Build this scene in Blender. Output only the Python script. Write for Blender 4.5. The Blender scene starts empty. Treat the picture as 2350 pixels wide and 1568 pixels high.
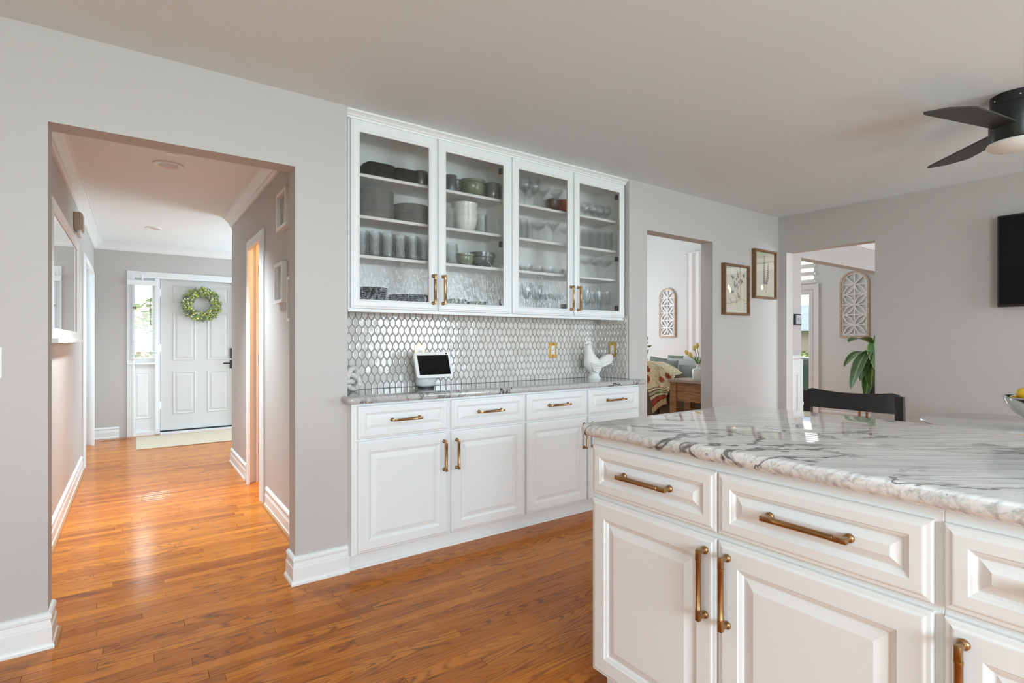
import bpy, bmesh, math, random
from mathutils import Vector, Matrix
random.seed(7)
PI = math.pi
sc = bpy.context.scene
COL = sc.collection

# ------------------------------------------------------------------ camera
EYE = 1.205
F_PX = 1214.42                      # focal length in pixels of the 2350 x 1568 frame
YAW = math.radians(54.5388)         # angle between the view axis and the +X axis
FW = (math.cos(YAW), math.sin(YAW)); RT = (math.sin(YAW), -math.cos(YAW))
cam_d = bpy.data.cameras.new('camera'); cam = bpy.data.objects.new('camera', cam_d); COL.objects.link(cam)
cam.location = (0, 0, EYE); cam.rotation_euler = (PI/2, 0, YAW - PI/2)
cam_d.sensor_width = 36; cam_d.lens = 36*F_PX/2350; cam_d.clip_start = 0.05; cam_d.clip_end = 200
sc.camera = cam

# ------------------------------------------------------------------ world and light
W = bpy.data.worlds.new('world'); sc.world = W; W.use_nodes = True
bg = W.node_tree.nodes['Background']; bg.inputs[0].default_value = (0.93, 0.97, 1.0, 1); bg.inputs[1].default_value = 5.0
def lamp(name, kind, loc, energy, color=(1, 1, 1), rot=(0, 0, 0), size=None, radius=None):
    d = bpy.data.lights.new(name, kind); d.energy = energy; d.color = color
    if size: d.shape = 'RECTANGLE'; d.size, d.size_y = size
    if radius is not None: d.shadow_soft_size = radius
    o = bpy.data.objects.new(name, d); COL.objects.link(o); o.location = loc; o.rotation_euler = rot
    return o
lamp('sun', 'SUN', (0, -5, 20), 3.0, (1, .96, .88), (math.radians(42), 0, math.radians(12)))
# daylight: kitchen lamps in wall openings, those of other rooms before solid walls
DAY = (.68, .87, 1.0)
lamp('daylight_kitchen_door', 'AREA', (4.25, -2.9, 1.12), 80, DAY, (PI/2, 0, 0), (1.6, 1.95))
lamp('daylight_kitchen_window', 'AREA', (0.1, -2.9, 1.5), 142, DAY, (PI/2, 0, 0), (2.2, 1.2))
lamp('daylight_foyer', 'AREA', (3.25, 7.1, 1.05), 84, DAY, (PI/2, 0, PI/2), (1.8, 1.7))
lamp('daylight_side_room', 'AREA', (-2.4, 7.1, 1.5), 45, DAY, (PI/2, 0, -PI/2), (1.2, 1.6))
lamp('fill_living', 'AREA', (5.6, 8.2, 1.6), 94, (.86, .93, 1.0), (PI/2, 0, PI), (3.2, 2.2))  # added area lamp to brighten the living room; that wall has no window
lamp('fill_dining', 'AREA', (7.2, -1.35, 1.5), 105, (.80, .91, 1.0), (PI/2, 0, 0), (2.2, 1.6))  # added to lift the dining room, no window is built behind it
sc.view_settings.view_transform = 'Standard'; sc.view_settings.look = 'None'
sc.view_settings.exposure = 0.17; sc.view_settings.gamma = 1.0; sc.view_settings.use_curve_mapping = False
sc.cycles.max_bounces = 8; sc.cycles.diffuse_bounces = 5; sc.cycles.transparent_max_bounces = 20
sc.cycles.glossy_bounces = 4; sc.cycles.transmission_bounces = 6; sc.cycles.adaptive_threshold = .045; sc.cycles.caustics_reflective = False
sc.cycles.sample_clamp_indirect = 6

# ------------------------------------------------------------------ helpers
def ray(px, py=784):
    u = (px - 1175)/F_PX; return (FW[0] + u*RT[0], FW[1] + u*RT[1], (784 - py)/F_PX)
def x_at(px, Y):                     # world X of a picture column on the plane y = Y
    d = ray(px); return d[0]*Y/d[1]

class MB:
    def __init__(s): s.v = []; s.f = []; s.smooth = []
    def add(s, vs, fs, smooth=False):
        o = len(s.v); s.v += [tuple(p) for p in vs]; s.f += [[o + i for i in f] for f in fs]; s.smooth += [smooth]*len(fs); return s
    def box(s, a, b, bev=0.0):
        x0, y0, z0 = [min(a[i], b[i]) for i in range(3)]; x1, y1, z1 = [max(a[i], b[i]) for i in range(3)]
        if bev <= 0:
            return s.add([(x0,y0,z0),(x1,y0,z0),(x1,y1,z0),(x0,y1,z0),(x0,y0,z1),(x1,y0,z1),(x1,y1,z1),(x0,y1,z1)],
                  [(0,3,2,1),(4,5,6,7),(0,1,5,4),(1,2,6,5),(2,3,7,6),(3,0,4,7)])
        bm = bmesh.new(); bmesh.ops.create_cube(bm, size=1)
        for v in bm.verts: v.co = ((x0+x1)/2 + v.co.x*(x1-x0), (y0+y1)/2 + v.co.y*(y1-y0), (z0+z1)/2 + v.co.z*(z1-z0))
        bmesh.ops.bevel(bm, geom=bm.edges[:], offset=bev, segments=2, profile=.5, affect='EDGES')
        bm.verts.index_update(); s.add([v.co[:] for v in bm.verts], [[v.index for v in f.verts] for f in bm.faces]); bm.free(); return s
    def ring_loft(s, rings, cap0=True, cap1=True, smooth=True, close=True):
        n = len(rings[0]); o = len(s.v)
        for r in rings: s.v += [tuple(p) for p in r]
        for i in range(len(rings)-1):
            for j in range(n if close else n-1):
                k = (j+1) % n
                s.f.append([o+i*n+j, o+i*n+k, o+(i+1)*n+k, o+(i+1)*n+j]); s.smooth.append(smooth)
        if cap0: s.f.append([o+j for j in range(n)][::-1]); s.smooth.append(False)
        if cap1: s.f.append([o+(len(rings)-1)*n+j for j in range(n)]); s.smooth.append(False)
        return s
    def lathe(s, prof, c=(0,0,0), n=24, axis='Z', cap0=True, cap1=True, sx=1, sy=1):
        rings = []
        for r, z in prof:
            ring = []
            for j in range(n):
                a = 2*PI*j/n; x, y = r*math.cos(a)*sx, r*math.sin(a)*sy
                ring.append((c[0]+x, c[1]+y, c[2]+z) if axis == 'Z' else (c[0]+x, c[1]+z, c[2]+y) if axis == 'Y' else (c[0]+z, c[1]+x, c[2]+y))
            rings.append(ring)
        return s.ring_loft(rings, cap0, cap1)
    def tube(s, pts, r, n=10, cap=True, flat=1.0):
        pts = [Vector(p) for p in pts]; rings = []; up = None
        for i, p in enumerate(pts):
            t = (pts[min(i+1, len(pts)-1)] - pts[max(i-1, 0)]).normalized()
            if up is None:
                up = Vector((0,0,1)) if abs(t.z) < .9 else Vector((1,0,0))
            up = (up - t*up.dot(t)).normalized(); sd = t.cross(up)
            rr = r[i] if isinstance(r, (list, tuple)) else r
            rings.append([p + (up*math.cos(2*PI*j/n)*flat + sd*math.sin(2*PI*j/n))*rr for j in range(n)])
        return s.ring_loft(rings, cap, cap)
    def closed_tube(s, pts, r, n=10):
        pts = [Vector(p) for p in pts]; m = len(pts); o = len(s.v); up = Vector((.3,.2,.9))
        for i, p in enumerate(pts):
            t = (pts[(i+1) % m] - pts[i-1]).normalized(); up = (up - t*up.dot(t)).normalized(); sd = t.cross(up)
            for j in range(n): s.v.append(tuple(p + (up*math.cos(2*PI*j/n) + sd*math.sin(2*PI*j/n))*r))
        for i in range(m):
            for j in range(n):
                k = (j+1) % n; b = (i+1) % m
                s.f.append([o+i*n+j, o+i*n+k, o+b*n+k, o+b*n+j]); s.smooth.append(True)
        return s
    def sweep(s, path, prof, N=(0,0,1), closed=False, closed_prof=True, smooth=False):
        P = [Vector(p) for p in path]; N = Vector(N); m = len(P); rings = []
        for i in range(m):
            a = P[i-1] if (i > 0 or closed) else None; b = P[(i+1) % m] if (i < m-1 or closed) else None
            ti = (P[i]-a).normalized() if a is not None else None; to = (b-P[i]).normalized() if b is not None else None
            if ti is None: ti = to
            if to is None: to = ti
            s0, s1 = N.cross(ti), N.cross(to); mt = (s0+s1)/(1+s0.dot(s1))
            rings.append([P[i] + mt*q[0] + N*q[1] for q in prof])
        if closed: rings.append(rings[0])
        return s.ring_loft(rings, not closed, not closed, smooth, closed_prof)
    def prism(s, poly, y0, y1, plane='XZ'):
        f = (lambda p, d: (p[0], d, p[1])) if plane == 'XZ' else (lambda p, d: (p[0], p[1], d)) if plane == 'XY' else (lambda p, d: (d, p[0], p[1]))
        return s.ring_loft([[f(p, y0) for p in poly], [f(p, y1) for p in poly]], smooth=False)
    def mesh(s, name, mats):
        me = bpy.data.meshes.new(name); me.from_pydata(s.v, [], s.f)
        me.polygons.foreach_set('use_smooth', s.smooth)
        bm = bmesh.new(); bm.from_mesh(me); bmesh.ops.recalc_face_normals(bm, faces=bm.faces[:]); bm.to_mesh(me); bm.free()
        if any(s.smooth): me.set_sharp_from_angle(angle=math.radians(42))
        for m in (mats if isinstance(mats, (list, tuple)) else [mats]): me.materials.append(m)
        return me
    def build(s, name, m, parent=None, loc=(0,0,0), rot=(0,0,0)):
        return put(name, s.mesh(name, m), parent, loc, rot)
def put(name, me, parent=None, loc=(0,0,0), rot=(0,0,0)):
    o = bpy.data.objects.new(name, me); COL.objects.link(o); o.parent = parent; o.location = loc; o.rotation_euler = rot; return o
def tag(o, label, cat=None, group=None, kind=None):
    if label: o['label'] = label
    if cat: o['category'] = cat
    if group: o['group'] = group
    if kind: o['kind'] = kind
    return o
def thing(name, label, cat, loc=(0,0,0), rotz=0, group=None):
    o = bpy.data.objects.new(name, None); COL.objects.link(o); o.location = loc; o.rotation_euler = (0,0,rotz); o.empty_display_size = .1
    return tag(o, label, cat, group)
def struct(name, mb, m): return tag(mb.build(name, m), None, kind='structure')
def copy_tree(o, parent=None):
    c = o.copy(); COL.objects.link(c)
    if parent is not None: c.parent = parent
    for ch in [x for x in o.children]: copy_tree(ch, c)
    return c

# ------------------------------------------------------------------ materials
def nodes(name):
    m = bpy.data.materials.new(name); m.use_nodes = True; nt = m.node_tree
    return m, nt, nt.nodes['Principled BSDF']
def N(nt, t, **kw):
    n = nt.nodes.new(t)
    for k, v in kw.items():
        if hasattr(n, k) and not k.startswith('i_'): setattr(n, k, v)
    return n
def ramp(nt, fac, stops, interp='LINEAR'):
    r = nt.nodes.new('ShaderNodeValToRGB'); r.color_ramp.interpolation = interp; e = r.color_ramp.elements
    while len(e) < len(stops): e.new(.5)
    for i, (p, c) in enumerate(stops): e[i].position = p; e[i].color = (*c, 1) if len(c) == 3 else c
    nt.links.new(fac, r.inputs[0]); return r.outputs[0]
def math_n(nt, op, a, b=None, c=None):
    n = nt.nodes.new('ShaderNodeMath'); n.operation = op
    for i, x in enumerate((a, b, c)):
        if x is None: continue
        if isinstance(x, (int, float)): n.inputs[i].default_value = x
        else: nt.links.new(x, n.inputs[i])
    return n.outputs[0]
def mixc(nt, fac, a, b, mode='MIX'):
    n = nt.nodes.new('ShaderNodeMix'); n.data_type = 'RGBA'; n.blend_type = mode
    for i, x in ((0, fac), (6, a), (7, b)):
        if isinstance(x, (int, float)): n.inputs[i].default_value = x
        elif isinstance(x, tuple): n.inputs[i].default_value = (*x, 1) if len(x) == 3 else x
        else: nt.links.new(x, n.inputs[i])
    return n.outputs[2]
def mapped(nt, scale=(1,1,1), rot=(0,0,0), src='Object'):
    if src == 'Pos': o = nt.nodes.new('ShaderNodeNewGeometry').outputs['Position']
    else: o = nt.nodes.new('ShaderNodeTexCoord').outputs[src]
    mp = nt.nodes.new('ShaderNodeMapping'); mp.inputs['Scale'].default_value = scale; mp.inputs['Rotation'].default_value = rot
    nt.links.new(o, mp.inputs[0]); return mp.outputs[0]
def noise(nt, vec, scale=5, detail=2, rough=.5, dist=0):
    n = nt.nodes.new('ShaderNodeTexNoise'); n.inputs['Scale'].default_value = scale; n.inputs['Detail'].default_value = detail
    n.inputs['Roughness'].default_value = rough; n.inputs['Distortion'].default_value = dist
    if vec is not None: nt.links.new(vec, n.inputs['Vector'])
    return n.outputs['Fac']
def bump(nt, h, strength=.1, dist=.01):
    b = nt.nodes.new('ShaderNodeBump'); b.inputs['Strength'].default_value = strength; b.inputs['Distance'].default_value = dist
    nt.links.new(h, b.inputs['Height']); return b.outputs[0]
def mat(name, col, rough=.5, metal=0, spec=.5, coat=0, emit=None, estr=0, var=0, vscale=20, bmp=0, bscale=60, bmap=(1,1,1), trans=0, sss=0):
    m, nt, p = nodes(name)
    p.inputs['Base Color'].default_value = (*col, 1); p.inputs['Roughness'].default_value = rough; p.inputs['Metallic'].default_value = metal
    p.inputs['Specular IOR Level'].default_value = spec; p.inputs['Coat Weight'].default_value = coat
    if emit: p.inputs['Emission Color'].default_value = (*emit, 1); p.inputs['Emission Strength'].default_value = estr
    if trans: p.inputs['Transmission Weight'].default_value = trans
    if var:
        f = noise(nt, mapped(nt), vscale, 3)
        nt.links.new(ramp(nt, f, [(.3, tuple(c*(1-var) for c in col)), (.7, tuple(min(1, c*(1+var)) for c in col))]), p.inputs['Base Color'])
    if bmp: nt.links.new(bump(nt, noise(nt, mapped(nt, bmap, src='Pos'), bscale, 3), bmp, .002), p.inputs['Normal'])
    return m
M = {}
M['wall'] = mat('wall_paint', (.525, .500, .478), .55, bmp=.12, bscale=180)
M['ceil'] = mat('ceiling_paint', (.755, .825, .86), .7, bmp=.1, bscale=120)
M['ceil_hall'] = mat('hall_ceiling_lightened', (.86, .93, .95), .7, bmp=.1, bscale=120)  # ceiling colour lightened to carry the stronger light on the hall ceiling
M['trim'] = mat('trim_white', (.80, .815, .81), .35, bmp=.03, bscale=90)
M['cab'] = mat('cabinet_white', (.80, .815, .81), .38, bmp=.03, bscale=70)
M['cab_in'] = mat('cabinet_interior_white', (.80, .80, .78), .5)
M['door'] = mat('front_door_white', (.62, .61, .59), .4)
M['living'] = mat('living_room_paint', (.72, .745, .735), .55, bmp=.08, bscale=150)
M['bronze'] = mat('aged_brass', (.40, .235, .105), .3, 1.0, bmp=.05, bscale=500)
M['gold'] = mat('polished_gold', (.74, .49, .15), .2, 1.0)
M['black'] = mat('black_paint', (.012, .012, .012), .42)
M['blackmetal'] = mat('black_metal', (.02, .02, .02), .35, .3)
M['fan_blade'] = mat('fan_blade_charcoal', (.03, .03, .028), .38)
M['screen'] = mat('screen_glass', (.006, .006, .006), .08, spec=.2)
M['white_plastic'] = mat('white_plastic', (.82, .82, .81), .3)
M['fabric_grey'] = mat('speaker_fabric', (.62, .63, .63), .8, bmp=.3, bscale=900)
M['frosted'] = mat('frosted_diffuser', (.85, .85, .80), .4)
M['ceramic_white'] = mat('white_ceramic', (.78, .77, .74), .2, bmp=.1, bscale=40)
M['chrome'] = mat('brushed_chrome', (.75, .77, .76), .13, 1.0)
M['lemon'] = mat('lemon_skin', (.85, .50, .02), .4, bmp=.4, bscale=250)
M['grout'] = mat('grout', (.40, .375, .34), .9)
M['frame_brown'] = mat('walnut_frame', (.20, .098, .042), .45, var=.25, vscale=30)
M['paper'] = mat('cream_paper', (.70, .67, .52), .8)
M['ink'] = mat('ink_print', (.10, .085, .085), .8)
M['dark_plate'] = mat('charcoal_stoneware', (.035, .038, .035), .3, var=.3)
M['grey_plate'] = mat('grey_stoneware', (.30, .30, .29), .3, var=.2)
M['green_bowl'] = mat('sage_glaze', (.16, .185, .12), .16, var=.25)
M['darkgreen_bowl'] = mat('dark_green_glaze', (.075, .09, .075), .18, var=.25)
M['grey_mug'] = mat('grey_glaze', (.10, .10, .10), .18, var=.2)
M['white_bowl'] = mat('white_glaze', (.74, .74, .71), .15)
M['taupe'] = mat('taupe_upholstery', (.115, .082, .052), .9, bmp=.3, bscale=700)
M['pillow_grey'] = mat('grey_cushion', (.30, .32, .31), .9, bmp=.3, bscale=300)
M['pillow_light'] = mat('pale_grey_cushion', (.62, .64, .64), .9, bmp=.3, bscale=300)
M['pillow_green'] = mat('green_cushion', (.25, .31, .25), .9, bmp=.3, bscale=300)
M['tulip'] = mat('tulip_yellow', (.90, .68, .22), .6)
M['stem'] = mat('stem_green', (.12, .28, .03), .5)
M['mat_beige'] = mat('woven_beige', (.56, .475, .36), .95, bmp=.4, bscale=500)
M['warm_paint'] = mat('powder_room_paint', (.62, .58, .52), .6)
M['hinge_dark'] = mat('hinge_black', (.02, .018, .016), .4, .6)
M['hinge_red'] = mat('hinge_bronze', (.16, .05, .03), .4, .5)
M['grass'] = mat('lawn', (.14, .20, .035), .9, var=.3, vscale=3)
M['leaf_out'] = mat('sunlit_leaf', (.14, .23, .025), .6, var=.5, vscale=2)
M['deck'] = mat('deck_grey', (.30, .29, .27), .8)
M['shingle'] = mat('roof_shingle', (.10, .13, .17), .9, var=.2, vscale=6)
M['brick'] = mat('tan_brick', (.17, .145, .11), .9, var=.2, vscale=8)
M['bin'] = mat('bin_green', (.012, .035, .03), .5)
M['shoe'] = mat('oak_shoe_moulding', (.42, .20, .07), .3)
M['mirror'] = mat('mirror_glass', (.9, .9, .9), .01, 1.0)
M['tan_wood'] = mat('tan_wood', (.45, .36, .27), .5)
M['wash_wood'] = mat('whitewashed_wood', (.70, .67, .62), .7, var=.25, vscale=60)
M['red_glaze'] = mat('red_glaze', (.38, .035, .015), .2, var=.4, vscale=25)
M['brown_glaze'] = mat('brown_glaze', (.08, .03, .015), .25, var=.4, vscale=25)
M['bulb'] = mat('candle_bulb', (1, .8, .5), .3, emit=(1, .62, .25), estr=14)
M['can_glow'] = mat('recessed_lamp_lens', (.55, .52, .48), .4)

def oak():
    m, nt, p = nodes('oak_floor')
    geo = nt.nodes.new('ShaderNodeNewGeometry'); oi = nt.nodes.new('ShaderNodeObjectInfo')
    r = math_n(nt, 'FRACT', math_n(nt, 'ADD', oi.outputs['Random'], geo.outputs['Random Per Island']))
    sep = nt.nodes.new('ShaderNodeSeparateXYZ'); nt.links.new(geo.outputs['Position'], sep.inputs[0])
    def vec(sx, sy):
        c = nt.nodes.new('ShaderNodeCombineXYZ')
        nt.links.new(math_n(nt, 'ADD', math_n(nt, 'MULTIPLY', sep.outputs[0], sx), math_n(nt, 'MULTIPLY', r, 57.3)), c.inputs[0])
        nt.links.new(math_n(nt, 'ADD', math_n(nt, 'MULTIPLY', sep.outputs[1], sy), math_n(nt, 'MULTIPLY', r, 31.7)), c.inputs[1])
        nt.links.new(math_n(nt, 'MULTIPLY', r, 19.1), c.inputs[2]); return c.outputs[0]
    n1 = noise(nt, vec(1.0, 9), 1, 1.5, .45, .2)
    n1b = noise(nt, vec(22, 80), 1, 2, .5)
    bands = math_n(nt, 'PINGPONG', math_n(nt, 'ADD', math_n(nt, 'MULTIPLY', n1, 44), math_n(nt, 'MULTIPLY', n1b, .7)), 1)
    line = ramp(nt, bands, [(.0, (1,1,1)), (.15, (.8,.8,.8)), (.42, (.12,.12,.12)), (1, (0,0,0))])
    patch = ramp(nt, noise(nt, vec(2.2, 12), 1, 1), [(.34, (.12,.12,.12)), (.62, (1,1,1))])
    fine = noise(nt, vec(14, 420), 1, 3, .6)
    tone = ramp(nt, r, [(0, (.47, .140, .012)), (.35, (.56, .175, .016)), (.7, (.64, .215, .022)), (1, (.38, .100, .008))])
    c = mixc(nt, math_n(nt, 'MULTIPLY', math_n(nt, 'MULTIPLY', line, patch), .78), tone, (.13, .030, .006))
    c = mixc(nt, math_n(nt, 'MULTIPLY', ramp(nt, fine, [(.5, (0,0,0)), (.72, (1,1,1))]), .45), c, (.17, .045, .010))
    nt.links.new(c, p.inputs['Base Color'])
    p.inputs['Roughness'].default_value = .4; p.inputs['Specular IOR Level'].default_value = .02; p.inputs['Coat Weight'].default_value = .6; p.inputs['Coat Roughness'].default_value = .15
    big = noise(nt, mapped(nt, (1.2, 14, 1), src='Pos'), 1, 1)
    b1 = bump(nt, fine, .05, .0015)
    b = nt.nodes.new('ShaderNodeBump'); b.inputs['Strength'].default_value = .2; b.inputs['Distance'].default_value = .004
    nt.links.new(big, b.inputs['Height']); nt.links.new(b1, b.inputs['Normal']); nt.links.new(b.outputs[0], p.inputs['Normal']); nt.links.new(b.outputs[0], p.inputs['Coat Normal'])
    return m
M['oak'] = oak()
M['underlay'] = mat('floor_underlay', (.07, .025, .008), .8)

def granite(name, ang, base=(.80, .79, .775), dark=1.0, streak=.75):
    m, nt, p = nodes(name)
    v = mapped(nt, (1,1,1), (0,0,ang), 'Pos')
    def sc_(sx, sy, sz): 
        mp = nt.nodes.new('ShaderNodeMapping'); mp.inputs['Scale'].default_value = (sx, sy, sz); nt.links.new(v, mp.inputs[0]); return mp.outputs[0]
    cloud = ramp(nt, noise(nt, sc_(1.5, 3.5, 3), 2.0, 3), [(.35, (0,0,0)), (.7, (1,1,1))])
    st = ramp(nt, noise(nt, sc_(2.4, 52, 40), 1.6, 6, .62, .5), [(.46, (0,0,0)), (.66, (1,1,1))])
    c = mixc(nt, math_n(nt, 'MULTIPLY', st, streak), base, (.34, .335, .325))
    c = mixc(nt, math_n(nt, 'MULTIPLY', cloud, .42), c, (.45, .445, .44))
    n = noise(nt, sc_(1.0, 2.3, 2.0), 2.1, 5, .58, .5)
    rid = math_n(nt, 'ABSOLUTE', math_n(nt, 'SUBTRACT', n, .5))
    vein = ramp(nt, rid, [(0, (1,1,1)), (.008, (.8,.8,.8)), (.022, (0,0,0))])
    gate = ramp(nt, noise(nt, sc_(1, 1, 1), 2.4, 2), [(.41, (0,0,0)), (.53, (1,1,1))])
    c = mixc(nt, math_n(nt, 'MULTIPLY', math_n(nt, 'MULTIPLY', vein, gate), .9*dark), c, (.045, .045, .045))
    vo = nt.nodes.new('ShaderNodeTexVoronoi'); vo.inputs['Scale'].default_value = 95; nt.links.new(sc_(1, 1, 1), vo.inputs['Vector'])
    dot = ramp(nt, vo.outputs['Distance'], [(.12, (1,1,1)), (.2, (0,0,0))])
    dg = ramp(nt, noise(nt, sc_(1, 1, 1), 30, 1), [(.55, (0,0,0)), (.65, (1,1,1))])
    c = mixc(nt, math_n(nt, 'MULTIPLY', math_n(nt, 'MULTIPLY', dot, dg), .65), c, (.1, .09, .09))
    nt.links.new(c, p.inputs['Base Color']); p.inputs['Roughness'].default_value = .035; p.inputs['Specular IOR Level'].default_value = .62
    return m
M['granite'] = granite('granite_island', math.radians(38))
M['granite2'] = granite('granite_sideboard', math.radians(80), (.50, .495, .485), 1.2, .9)

def wood(name, c1, c2, rough=.5, sc=(3, 40, 40)):
    m, nt, p = nodes(name)
    f = noise(nt, mapped(nt, sc), 1.5, 5, .6, .6)
    nt.links.new(ramp(nt, f, [(.3, c1), (.7, c2)]), p.inputs['Base Color']); p.inputs['Roughness'].default_value = rough
    nt.links.new(bump(nt, f, .2, .003), p.inputs['Normal'])
    return m
M['rustic'] = wood('rustic_wood', (.19, .085, .032), (.50, .26, .115), .6, (40, 4, 40))
M['rustic_top'] = wood('rustic_top', (.30, .22, .17), (.52, .44, .38), .45, (40, 4, 40))
M['arch_wood'] = wood('arch_wood', (.44, .31, .22), (.68, .55, .44), .6, (8, 8, 30))

def tile_mat():
    m, nt, p = nodes('picket_tile')
    oi = nt.nodes.new('ShaderNodeObjectInfo'); geo = nt.nodes.new('ShaderNodeNewGeometry')
    r = math_n(nt, 'FRACT', math_n(nt, 'ADD', oi.outputs['Random'], geo.outputs['Random Per Island']))
    nt.links.new(ramp(nt, r, [(0, (.60, .565, .525)), (1, (.70, .67, .635))]), p.inputs['Base Color'])
    p.inputs['Roughness'].default_value = .08; p.inputs['Specular IOR Level'].default_value = .6
    nt.links.new(bump(nt, noise(nt, mapped(nt, src='Pos'), 22, 1), .25, .004), p.inputs['Normal'])
    return m
M['tile'] = tile_mat()

def glassy(name, tint=(.96, .97, .97), gloss=.09, refr=0, rough=.02, bmap=(1,1,1), bscale=40, bstr=0, face=.35, bdist=.01):
    m = bpy.data.materials.new(name); m.use_nodes = True; nt = m.node_tree; nt.nodes.remove(nt.nodes['Principled BSDF'])
    out = nt.nodes['Material Output']
    tr = nt.nodes.new('ShaderNodeBsdfTransparent'); tr.inputs[0].default_value = (*tint, 1)
    gl = nt.nodes.new('ShaderNodeBsdfGlossy'); gl.inputs['Roughness'].default_value = rough
    lw = nt.nodes.new('ShaderNodeLayerWeight'); lw.inputs['Blend'].default_value = face
    fac = math_n(nt, 'ADD', math_n(nt, 'MULTIPLY', lw.outputs['Facing'], .35 if face else 0), gloss)
    base = tr.outputs[0]; nrm = None
    if bstr: nrm = bump(nt, noise(nt, mapped(nt, bmap, src='Pos'), bscale, 2), bstr, bdist); nt.links.new(nrm, gl.inputs['Normal'])
    if refr:
        rf = nt.nodes.new('ShaderNodeBsdfRefraction'); rf.inputs['IOR'].default_value = 1.06; rf.inputs['Roughness'].default_value = .02
        nt.links.new(nrm, rf.inputs['Normal']); mx = nt.nodes.new('ShaderNodeMixShader'); mx.inputs[0].default_value = refr
        nt.links.new(base, mx.inputs[1]); nt.links.new(rf.outputs[0], mx.inputs[2]); base = mx.outputs[0]
    mx = nt.nodes.new('ShaderNodeMixShader'); nt.links.new(fac, mx.inputs[0]); nt.links.new(base, mx.inputs[1]); nt.links.new(gl.outputs[0], mx.inputs[2])
    nt.links.new(mx.outputs[0], out.inputs[0]); return m
M['rain_glass'] = glassy('rain_glass', (.98, .98, .98), .02, .75, .05, (1, 1, .28), 75, 1.0, .15, .004)
M['glass'] = glassy('clear_glass', (.95, .96, .96), .05, 0, .03, face=.55)
M['glass_ribbed'] = glassy('textured_glass', (.90, .92, .91), .08, .35, .06, bscale=120, bstr=.5, face=.55)
M['pane'] = glassy('window_pane', (.97, .98, .98), .03, face=.2)
M['picture_glass'] = glassy('picture_glass', (.98, .98, .97), .05, face=.3, rough=.004)

def throw_mat():
    m, nt, p = nodes('floral_throw')
    uv = nt.nodes.new('ShaderNodeTexCoord').outputs['UV']
    sep = nt.nodes.new('ShaderNodeSeparateXYZ'); nt.links.new(uv, sep.inputs[0])
    vo = nt.nodes.new('ShaderNodeTexVoronoi'); vo.inputs['Scale'].default_value = 4.5; nt.links.new(uv, vo.inputs['Vector'])
    wob = math_n(nt, 'ADD', vo.outputs['Distance'], math_n(nt, 'MULTIPLY', noise(nt, uv, 30, 2), .28))
    c = ramp(nt, wob, [(.0, (.30, .05, .02)), (.50, (.36, .08, .03)), (.54, (.76, .66, .42)), (1, (.80, .70, .46))], 'LINEAR')
    vine = ramp(nt, math_n(nt, 'ABSOLUTE', math_n(nt, 'SUBTRACT', noise(nt, uv, 11, 2), .5)), [(0, (1,1,1)), (.018, (0,0,0))])
    c = mixc(nt, math_n(nt, 'MULTIPLY', vine, .8), c, (.06, .055, .03))
    edge = sep.outputs[1]                     # stripes towards the hem
    st = ramp(nt, edge, [(.0, (.36,.07,.025)), (.10, (.07,.07,.05)), (.12, (.70,.58,.34)), (.17, (.07,.07,.05)), (.19, (.45,.42,.25)), (.24, (.07,.07,.05)), (.26, (.75,.64,.40)), (.3, (.06,.06,.04)), (.32, (0,0,0))], 'CONSTANT')
    c = mixc(nt, math_n(nt, 'LESS_THAN', edge, .315), c, st)
    nt.links.new(c, p.inputs['Base Color']); p.inputs['Roughness'].default_value = .95
    nt.links.new(bump(nt, noise(nt, uv, 160, 2), .4, .003), p.inputs['Normal'])
    return m
M['throw'] = throw_mat()
def plaid_mat():
    m, nt, p = nodes('plaid_glaze')
    v = noise(nt, mapped(nt, (1, 1, 1)), 90, 2)
    nt.links.new(ramp(nt, v, [(.42, (.06, .08, .05)), (.58, (.45, .47, .38))]), p.inputs['Base Color']); p.inputs['Roughness'].default_value = .25
    return m
M['plaid'] = plaid_mat()
def plant_leaf():
    m, nt, p = nodes('striped_leaf')
    uv = nt.nodes.new('ShaderNodeTexCoord').outputs['UV']; sep = nt.nodes.new('ShaderNodeSeparateXYZ'); nt.links.new(uv, sep.inputs[0])
    mid = math_n(nt, 'ABSOLUTE', math_n(nt, 'SUBTRACT', sep.outputs[1], .5))
    w = math_n(nt, 'SINE', math_n(nt, 'MULTIPLY', math_n(nt, 'SUBTRACT', sep.outputs[0], mid), 90))
    c = ramp(nt, math_n(nt, 'MULTIPLY_ADD', w, .5, .5), [(0, (.025, .085, .012)), (1, (.06, .16, .025))])
    c = mixc(nt, ramp(nt, mid, [(.02, (1,1,1)), (.09, (0,0,0))]), c, (.28, .45, .12))
    c = mixc(nt, ramp(nt, mid, [(.42, (0,0,0)), (.48, (1,1,1))]), c, (.30, .42, .10))
    nt.links.new(c, p.inputs['Base Color']); p.inputs['Roughness'].default_value = .35
    return m
M['leaf'] = plant_leaf()

# ================================================================== ROOM SHELL
YM = 2.76; YB = 2.88; ZC = 2.44         # main wall faces, ceiling height
XR = 5.236; XR2 = 5.356                 # right wall faces
XHL, XHR = -.41, .79                    # hall walls
YF = 8.25                               # front wall
XW = 8.2                                # window wall of the living room
OPZ = 2.073
def wallbox(mb, x0, x1, y0, y1, z0=0, z1=ZC): mb.box((x0, y0, z0), (x1, y1, z1)); return mb

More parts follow.
